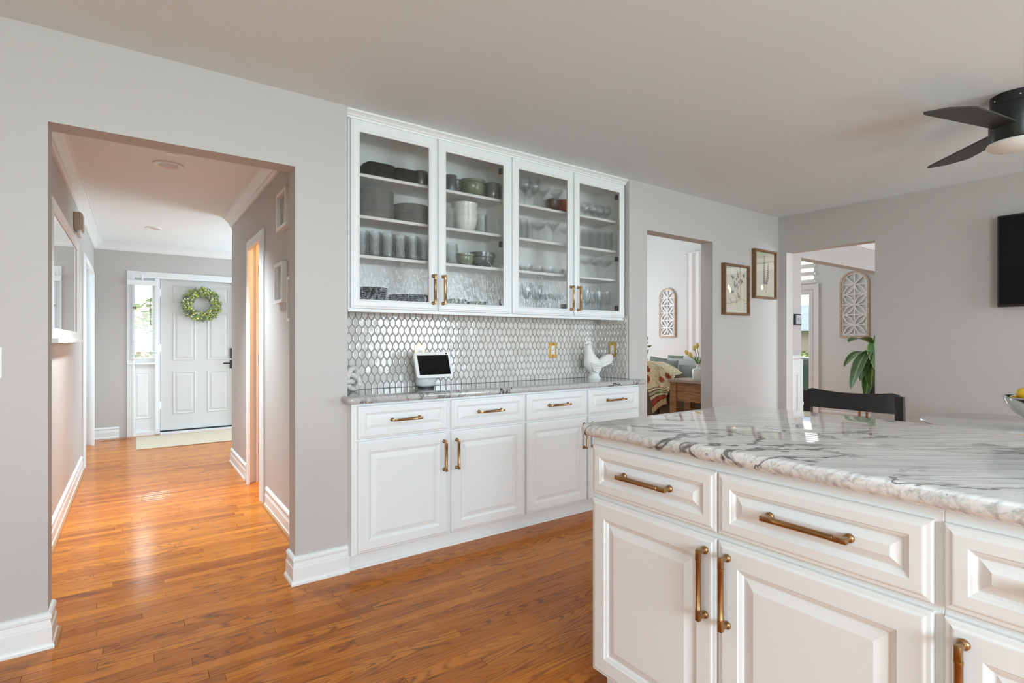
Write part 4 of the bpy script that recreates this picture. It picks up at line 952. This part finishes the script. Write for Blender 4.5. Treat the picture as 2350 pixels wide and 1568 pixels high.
# ================================================================== LIVING ROOM
XT = 4.90
ct = thing('console_table', 'rustic brown wooden console table behind the sofa', 'table', (XT, 0, 0))
MB().box((-.02,2.98,.752),(.36,3.835,.785), .004).build('tabletop', M['rustic_top'], ct)
for y in (3.735, 3.0):
    for x in (0, .26): MB().box((x,y,0),(x+.08,y+.085,.752), .003).build('leg', M['rustic'], ct)
for z0, z1 in ((.655,.752),(.545,.652)): MB().box((.012,3.085,z0),(.035,3.735,z1), .002).build('apron_board', M['rustic'], ct)
va = thing('vase', 'white ceramic bottle vase on the console table', 'vase', (XT+.12, 3.53, .785))
MB().lathe([(.0005,0),(.062,0),(.068,.01),(.068,.10),(.062,.118),(.03,.13),(.022,.14),(.022,.17),(.026,.176),(.021,.176),(.0185,.142),(.027,.126),(.056,.112),(.062,.10),(.062,.012),(.0005,.008)], n=32, cap1=False).build('body', M['ceramic_white'], va)
for i, (dx, dy, h) in enumerate([(-.025,.115,.30),(.022,.062,.35),(-.005,.012,.375),(.025,-.05,.335),(-.05,.055,.275)]):
    tu = thing('tulip', 'yellow tulip standing in the white bottle vase', 'flower', (XT+.12, 3.53, .785), 0, 'tulips in the white vase')
    an = math.radians((120, 48, 264, -24, 192)[i]); nx, ny = .0105*math.cos(an), .0105*math.sin(an)   # each stem has its own place in the neck
    MB().tube([(nx,ny,.010),(nx,ny,.10),(nx,ny,.178),(nx+(dx-nx)*.45,ny+(dy-ny)*.45,.178+(h-.205)*.6),(dx,dy,h-.03)], .0034, 8).build('stem', M['stem'], tu)
    ax = Vector((dx*.6, dy*.8, .16)).normalized()
    for k in range(6):
        mb = MB(); a = k*PI/3; pr = [(0,.003,.002),(.016,.014,.008),(.036,.018,.0095),(.054,.013,.008),(.068,.004,.003)]; rings = []
        for hh, rr, ww in pr: rings.append([((rr+.001*q[1])*math.cos(a)-q[0]*ww*1.2*math.sin(a), (rr+.001*q[1])*math.sin(a)+q[0]*ww*1.2*math.cos(a), hh) for q in ((-1,0),(0,2.5),(1,0),(0,-1))])
        mb.ring_loft(rings); o = mb.build('petal', M['tulip'], tu, (dx,dy,h-.035)); o.rotation_euler = ax.to_track_quat('Z', 'Y').to_euler()
    mb = MB(); lx, ly = 1.35*nx, 1.35*ny; leafmesh(mb, (lx,ly,.168), (lx*2.2, ly*2.2, .10), (-ly*60, lx*60, .05), .10, .008); mb.build('leaf', M['stem'], tu)
so = thing('sofa', 'taupe upholstered sofa with its back to the console table', 'sofa', (5.36, 3.1, 0))
MB().box((0,0,.06),(.22,1.25,.765), .03).build('backrest', M['taupe'], so); MB().box((0,1.252,.06),(.22,2.6,.765), .03).build('backrest', M['taupe'], so)
MB().box((.2,.0,.06),(1.18,2.6,.45), .03).build('seat', M['taupe'], so); MB().box((.2,2.42,.06),(1.18,2.6,.62), .04).build('armrest', M['taupe'], so)
for y in (.05, 2.5):
    for x in (.03, 1.08): MB().box((x,y,0),(x+.05,y+.05,.07)).build('foot', M['black'], so)
def pillow(label, m, c, size, rot):
    mb = MB(); rings = []; w_, h_, t_ = size; n = 24
    for k in range(13):
        u = -1 + 2*k/12; sc_ = math.sqrt(max(0, 1-abs(u)**2.6))*.5*t_
        rings.append([( (sc_+.004)*math.sin(2*PI*j/n)*(max(0,1-abs(math.cos(2*PI*j/n))**3.5))**.5, w_/2*math.cos(2*PI*j/n)*(1-.06*(1-u*u)), h_/2*u*(1-.05*(1-math.cos(2*PI*j/n)**2))) for j in range(n)])
    mb.ring_loft(rings); tag(mb.build('cushion', m, None, c, rot), label, 'cushion')
def on_x(px, py, X): d = ray(px, py); t = X/d[0]; return (X, d[1]*t, EYE + d[2]*t)
def stand(label, m, px0, px1, top, X, t_, ry, rx=0):      # cushion standing on the seat; its top edge lies on picture row `top`
    y0, y1 = on_x(px0, 784, X)[1], on_x(px1, 784, X)[1]; zt = on_x((px0+px1)/2, top, X)[2]; zb = .442 + .5*abs(y0-y1)*abs(math.sin(rx))
    pillow(label, m, (X, (y0+y1)/2, (zt+zb)/2), (abs(y0-y1), (zt-zb)/math.cos(ry), t_), (rx, ry, 0))
stand('plain grey square cushion leaning beside the floral throw', M['pillow_grey'], 1506, 1553, 827, 5.68, .12, .16)
stand('dark grey long cushion lying behind the console table', M['pillow_grey'], 1555, 1622, 839, 5.68, .13, .16)
stand('pale grey long cushion on top of the cushion pile', M['pillow_light'], 1528, 1592, 823, 5.89, .12, .16)
stand('pale grey cushion at the window end of the sofa', M['pillow_light'], 1566, 1612, 818, 6.09, .12, .16)
stand('green cushion with a pointed corner behind the floral throw', M['pillow_green'], 1484, 1524, 820, 5.91, .12, .16, .10)
stand('dark green flat cushion at the far end of the sofa', M['pillow_green'], 1528, 1564, 816, 6.12, .12, .16)
# throw, lying over a rounded head cushion on the sofa back
HUMP = [(3.95,.70),(4.06,.76),(4.10,.785),(4.16,.825),(4.24,.868),(4.34,.908),(4.43,.930),(4.63,.935),(5.0,.930),(5.1,.90)]
def hump(y):
    for (a, za), (b, zb) in zip(HUMP, HUMP[1:]):
        if a <= y <= b: return za + (zb-za)*(y-a)/(b-a)
    return .70
hm_ = MB(); hm_.ring_loft([[(.002,y-3.1,.62),(.21,y-3.1,.62),(.21,y-3.1,z-.03),(.19,y-3.1,z-.006),(.16,y-3.1,z),(.03,y-3.1,z),(.012,y-3.1,z-.004),(.002,y-3.1,z-.016)] for y, z in HUMP], smooth=True)
hm_.build('head_cushion', M['taupe'], so)
tr = thing('floral_throw', 'cream throw with rust flowers and a tasselled hem draped over the sofa back', 'blanket', (0, 0, 0))
XS = 5.345; nu, nv = 24, 22; vs = []; uvs = []
def curve(q): # upper outline and lower hem of the hanging part, as picture points on the plane of the sofa back
    up = (1468 + 79*q, 831 + 4*q + 33*max(0, q-.35)**1.5/.65**1.5); lo = (1502 + 31*q, 934 - 21*q - 4*math.sin(q*PI)); return up, lo
for i in range(nu+1):
    for jv in range(nv+1):
        s_, q = i/nu, jv/nv; up, lo = curve(q)
        if s_ < .25:
            p = on_x(up[0], up[1], XS); f = s_/.25; top = max(hump(p[1]), .765) + .008
            if p[2] > .764: vs.append((XS - .012 + .205*(1-f), p[1], top if f < .95 else max(p[2], top-.004)))
            else: vs.append((XS - .012, p[1], p[2]))
        else:
            f = (s_-.25)/.75; p = on_x(up[0]+(lo[0]-up[0])*f, up[1]+(lo[1]-up[1])*f, XS)
            vs.append((XS - .012 - .006*math.sin(q*17+f*3) - .012*f, p[1], p[2]))
        uvs.append((q*.8, 1.1-1.1*s_))
fs = [(i*(nv+1)+k, i*(nv+1)+k+1, (i+1)*(nv+1)+k+1, (i+1)*(nv+1)+k) for i in range(nu) for k in range(nv)]
mb = MB(); mb.add(vs, fs, True); me = mb.mesh('cloth', M['throw'])
uvl = me.uv_layers.new(name='UVMap')
for lp in me.loops: uvl.data[lp.index].uv = uvs[lp.vertex_index]
cl = put('cloth', me, tr); so_ = cl.modifiers.new('thick', 'SOLIDIFY'); so_.thickness = .008; so_.offset = 0
fringe_m = mat('fringe_tan', (.50, .36, .20), .9)
for k in range(0, nv+1, 1):
    p = vs[nu*(nv+1)+k]; MB().tube([p, (p[0]-.004,p[1]+.004,p[2]-.03), (p[0]-.002,p[1]-.003,p[2]-.075)], [.004,.009,.011], 7).build('tassel', fringe_m, tr)
# small sprig seen at the edge of the opening
sp = thing('leafy_branch', 'thin leafy branch in a floor vase at the edge of the living-room opening', 'plant', (3.93, 3.5, 0))
MB().lathe([(.0005,0),(.07,0),(.1,.15),(.09,.4),(.04,.55),(.05,.6),(.04,.6),(.0005,.5)], n=24, cap1=False).build('vase', M['ceramic_white'], sp)
for e in ((.185,-.03,1.25),(.17,-.04,1.17),(-.1,.1,1.4)):
    MB().tube([(0,0,.5),(e[0]*.4,e[1]*.4,.9),e], .003, 6).build('stem', M['stem'], sp)
    for k in range(7):
        mb = MB(); f = .55 + k*.07; leafmesh(mb, (e[0]*f,e[1]*f,.5+(e[2]-.5)*f), (random.uniform(-1,1),random.uniform(-1,.2),.4), (0,-1,0), .05, .012); mb.build('leaf', mA, sp)

# arched lattice panels
def arch_panel(label, yc, z0):
    t = thing('arched_panel', label, 'wall decor', (XW, yc, z0)); Wd, Ht = .372, .93; r = Wd/2
    def outline(i, n=18):
        rr = r-i; pts = [(rr, i)] + [(rr*math.cos(PI*k/n), Ht-r + rr*math.sin(PI*k/n)) for k in range(n+1)] + [(-rr, i)]
        return pts
    def band(i0, i1, d0, d1):
        A, B = outline(i0), outline(i1); mb = MB()
        mb.ring_loft([[(-d0, p[0], p[1]) for p in A], [(-d1, p[0], p[1]) for p in A], [(-d1, p[0], p[1]) for p in B], [(-d0, p[0], p[1]) for p in B], [(-d0, p[0], p[1]) for p in A]], False, False, False); return mb
    band(0, .026, 0, .034).build('frame', M['arch_wood'], t)
    band(.026, .044, .002, .022).build('inner_frame', M['white_plastic'], t)
    lat = MB(); d = (.006, .018); hw = r-.044; cell = hw
    def bar(a, b, wd=.009):
        a, b = Vector(a), Vector(b); tt = (b-a).normalized(); nn = Vector((-tt.y, tt.x))*wd
        q = [a-nn, a+nn, b+nn, b-nn]; e = len(lat.f)*1e-5; lat.ring_loft([[(-d[0], p.x, p.y) for p in q], [(-d[1]-e, p.x, p.y) for p in q]], smooth=False)
    top = Ht - r; bar((0, .044), (0, Ht-.04))
    k = 0; z = top
    while z > .05:
        bar((-hw, z), (hw, z))
        for s in (-1, 1):
            lo = z - cell
            if lo < .03: break
            a, b = ((0, z), (s*hw, lo)) if k % 2 == 0 else ((s*hw, z), (0, lo))
            a, b = Vector(a), Vector(b); mid = (a+b)/2; nn = Vector((-(b-a).y, (b-a).x)).normalized()
            for sg in (-1, 1):
                pts = [a + (b-a)*(q/8) + nn*sg*.036*math.sin(PI*q/8) for q in range(9)]
                for u, v in zip(pts, pts[1:]): bar(u, v, .008)
        z -= cell; k += 1
    for ang in (45, 135): bar((0, top), (math.cos(math.radians(ang))*hw, top + math.sin(math.radians(ang))*hw))
    lat.build('lattice', M['white_plastic'], t)
    return t
arch_panel('arched white lattice panel hanging above the sofa', 6.435, 1.285)
arch_panel('arched white lattice panel in a wood frame hanging above the tall plant', 3.245, 1.262)
# window wall: patio door, shaded transom
wd_ = MB(); 
wd_.box((XW-.02,3.80,0),(XW+.1,3.86,1.97), .004); wd_.box((XW-.02,5.30,0),(XW+.1,5.36,1.97), .004); wd_.box((XW-.02,3.86,1.91),(XW+.1,5.30,1.97), .004); wd_.box((XW+.02,4.55,0),(XW+.08,4.63,1.91)); wd_.box((XW+.02,3.86,0),(XW+.08,5.30,.09))
wd_.sweep([(XW,5.36,0),(XW,5.36,1.975),(XW,3.80,1.975),(XW,3.80,0)], [(0,0),(0,.012),(.01,.02),(.08,.024),(.085,.018),(.085,0)], (-1,0,0))
wn = struct('window_2', wd_, M['trim'])
for y0, y1 in ((3.86,4.55),(4.63,5.30)): MB().box((XW+.045,y0,.09),(XW+.05,y1,1.91)).build('pane', M['pane'], wn)
shd = thing('transom_shade', 'white horizontal fold shade over the transom above the patio door', 'shade', (XW-.0258, 3.80, 2.03))
for k in range(7):
    mb = MB(); z = .03 + k*.115; mb.ring_loft([[(.02,y,z),(-.012,y,z+.012),(-.012,y,z+.066),(.02,y,z+.078),(.026,y,z+.066),(.0,y,z+.055),(.0,y,z+.022),(.026,y,z+.012)] for y in (-.02,1.58)], smooth=False); mb.build('fold', M['white_plastic'], shd)
for y in (.2, 1.36): MB().box((.018,y,.03),(.0255,y+.012,.81)).build('lift_cord', M['white_plastic'], shd)
cu = MB(); n = 40
pr = [(XW-.07 - .012*math.sin(k/n*2*PI*3), 5.52 + .44*k/n) for k in range(n+1)]; pr = pr + [(x-.004, y) for x, y in pr[::-1]]
cu.ring_loft([[(x, y, z) for x, y in pr] for z in (.004, 2.8)], smooth=True)
ct_ = thing('curtain', 'white floor-length curtain panel beside the sofa window', 'curtain', (0, 0, 0))
cu.build('panel', mat('white_curtain', (.80, .80, .79), .9), ct_)
MB().tube([(XW-.072,5.45,2.80),(XW-.072,6.02,2.80)], .012, 10).build('rod', M['white_plastic'], ct_)
for y in (5.47, 6.0): MB().box((XW-.08,y-.01,2.785),(XW+.0005,y+.01,2.815)).build('bracket', M['white_plastic'], ct_)
# tall plant on a stand
pl = thing('potted_plant', 'leafy prayer plant in a dark pot on a wooden stand below the arched panel', 'plant', (6.78, 2.50, 0))
for a in (45, 135, 225, 315):
    c, s_ = math.cos(math.radians(a)), math.sin(math.radians(a)); MB().tube([(c*.15,s_*.15,0),(c*.13,s_*.13,.6)], [.012,.016], 8).build('stand_leg', M['rustic'], pl)
MB().lathe([(.0005,.5),(.13,.5),(.13,.52),(.0005,.52)], n=24).build('stand_top', M['rustic'], pl)
MB().lathe([(.0005,.52),(.075,.52),(.085,.54),(.09,.76),(.084,.765),(.08,.72),(.0005,.70)], n=30, cap1=False).build('pot', mat('dark_glass_pot', (.03, .03, .03), .1), pl)
rnd = random.Random(3)
def big_leaf(base, tip, wd, drop):
    b_, t_ = Vector(base), Vector(tip); dirv = t_-b_; sd = dirv.cross(Vector((0,0,1))); sd = sd.normalized() if sd.length > .01 else Vector((0,1,0))
    vs = []; uv = []; n = 10
    for k in range(n+1):
        f = k/n; c = b_ + dirv*f + Vector((0,0,1))*(.25*math.sin(PI*f)*dirv.length*.5 - drop*f*f); ww = wd*math.sin(PI*min(1, f*.93+.05))**.75*(1.0 if f < .99 else .02)
        for jx in (-1, -.5, 0, .5, 1): vs.append(c + sd*ww*jx + Vector((0,0,-1))*abs(jx)*(-.25*ww) ); uv.append((f, .5+.5*jx))
    fs = [(k*5+q, k*5+q+1, (k+1)*5+q+1, (k+1)*5+q) for k in range(n) for q in range(4)]
    m2 = MB().add(vs, fs, True).mesh('leaf', M['leaf']); ul = m2.uv_layers.new(name='UVMap')
    for lp in m2.loops: ul.data[lp.index].uv = uv[lp.vertex_index]
    return put('leaf', m2, pl)
# leaf root and tip offsets: first along the picture (right +), then depth, then height
def pv(a, d, z): return (RT[0]*a + FW[0]*d, RT[1]*a + FW[1]*d, z)
for a0, z0, a1_, z1, wd, dr in [(-.02,1.18,-.33,1.215,.065,.02),(-.03,1.05,-.30,1.06,.05,.06),(-.06,1.08,-.37,1.0,.045,.08),(-.05,1.10,-.27,.72,.06,.06),(-.02,1.12,-.16,.80,.055,.05),(.02,1.12,-.10,.70,.06,.03),(.0,1.2,-.02,.9,.06,.05),(.05,1.2,.06,.82,.06,.05),(.0,.98,-.14,.60,.05,.04),(.06,1.0,.02,.56,.05,.04),(.06,1.25,.30,1.2,.06,.05),(.05,1.15,.3,.95,.06,.08),(.03,1.2,.16,1.32,.05,.05)]:
    d0 = rnd.uniform(-.08,.08); big_leaf(pv(a0,d0*.3,z0), pv(a1_,d0-.04,z1), wd*1.6, dr)
    MB().tube([pv(0,0,.70), pv(a0*.6,d0*.2,(z0+.72)/2), pv(a0,d0*.3,z0)], .006, 6).build('leaf_stem', M['stem'], pl)
# chandelier over the dining table, seen mirrored in the picture glass
cd = thing('chandelier', 'candle chandelier with warm bulbs in the dining room', 'chandelier', (7.0, 1.22, 1.77))
MB().tube([(0,0,0),(0,0,.692)], .008, 8).build('stem', M['bronze'], cd)
for k in range(6):
    a = k*PI/3; c, s_ = math.cos(a), math.sin(a)
    MB().tube([(0,0,.05),(c*.12,s_*.12,-.02),(c*.24,s_*.24,.0),(c*.28,s_*.28,.06)], .007, 8).build('arm', M['bronze'], cd)
    MB().lathe([(.012,.06),(.012,.16),(.0005,.16)], (c*.28,s_*.28,0), 10).build('candle', M['white_plastic'], cd)
    MB().lathe([(.004,.16),(.013,.18),(.011,.2),(.001,.23)], (c*.28,s_*.28,0), 10).build('bulb', M['bulb'], cd)

# ================================================================== OUTDOORS
gr = MB(); gr.box((-30,-30,-.4),(60,60,-.25)); struct('ground_lawn', gr, M['grass'])
dk = thing('deck', 'grey plank deck outside the patio door', 'deck', (XW+.14, 3.0, -.06))
for k in range(22): MB().box((k*.14,0,-.04),(k*.14+.134,3.6,0)).build('plank', M['deck'], dk)
fe = thing('metal_fence', 'black metal picket fence beyond the deck', 'fence', (13.0, 4.6, -.25))
for k in range(48): MB().box((-.01,k*.11,0),(.01,k*.11+.016,.96)).build('picket', M['blackmetal'], fe)
for z in (.12, .90): MB().box((-.015,0,z),(.015,5.3,z+.03)).build('rail', M['blackmetal'], fe)
bn = thing('wheeled_bin', 'dark green wheeled refuse bin behind the metal fence', 'bin', (13.6, 6.3, -.25))
MB().ring_loft([[(-s,-s,z),(s,-s,z),(s,s,z),(-s,s,z)] for s, z in ((.27,.06),(.36,.98))], smooth=False).build('body', M['bin'], bn)
MB().box((-.40,-.40,.98),(.40,.40,1.06), .02).build('lid', M['bin'], bn)
for s in (-1, 1): MB().lathe([(.11,-.03),(.11,.03)], (.25, s*.26, .11), 16, 'Y').build('wheel', M['black'], bn)
def shrub(name, label, c, r, cnt, m, group=None, lsz=(.1,.2)):
    t = thing(name, label, 'shrub', c, 0, group); mb = MB(); rn = random.Random(int(c[0]*10))
    for i in range(cnt):
        th_, ph = rn.uniform(0, 2*PI), math.acos(rn.uniform(-.6, 1)); q = rn.uniform(.7, 1)
        p = (r[0]*q*math.sin(ph)*math.cos(th_), r[1]*q*math.sin(ph)*math.sin(th_), r[2]*(.75+q*math.cos(ph)*.9)); leafmesh(mb, p, (rn.uniform(-1,1),rn.uniform(-1,1),rn.uniform(-.6,.8)), (0,.3,1), rn.uniform(*lsz), rn.uniform(*lsz)*.4)
    tag(mb.build('foliage', m, t), None, kind='stuff'); MB().tube([(0,0,0),(0,0,r[2])], .04, 8).build('stem', M['rustic'], t)
shrub('hedge_shrub', 'bright green rounded shrub between the fence and the neighbouring house', (18.0, 8.4, -.25), (1.5,2.2,.66), 900, M['leaf_out'])
shrub('garden_tree', 'sunlit green and yellow shrub outside the entry sidelight', (.05, 10.6, -.25), (.75,.8,1.35), 800, mat('sunny_leaf', (.20, .29, .035), .6, var=.6, vscale=3), lsz=(.08,.16))
hs = thing('neighbour_house', 'neighbouring tan brick house with a blue grey shingle roof', 'house', (30, 14, -.25))
MB().box((0,-9,0),(8,9,2.03)).build('wall', M['brick'], hs)
MB().ring_loft([[(-.6,-9.6,2.03),(8.6,-9.6,2.03),(8.6,9.6,2.03),(-.6,9.6,2.03)],[(3.6,-5.5,3.7),(4.4,-5.5,3.7),(4.4,5.5,3.7),(3.6,5.5,3.7)]], smooth=False).build('roof', M['shingle'], hs)
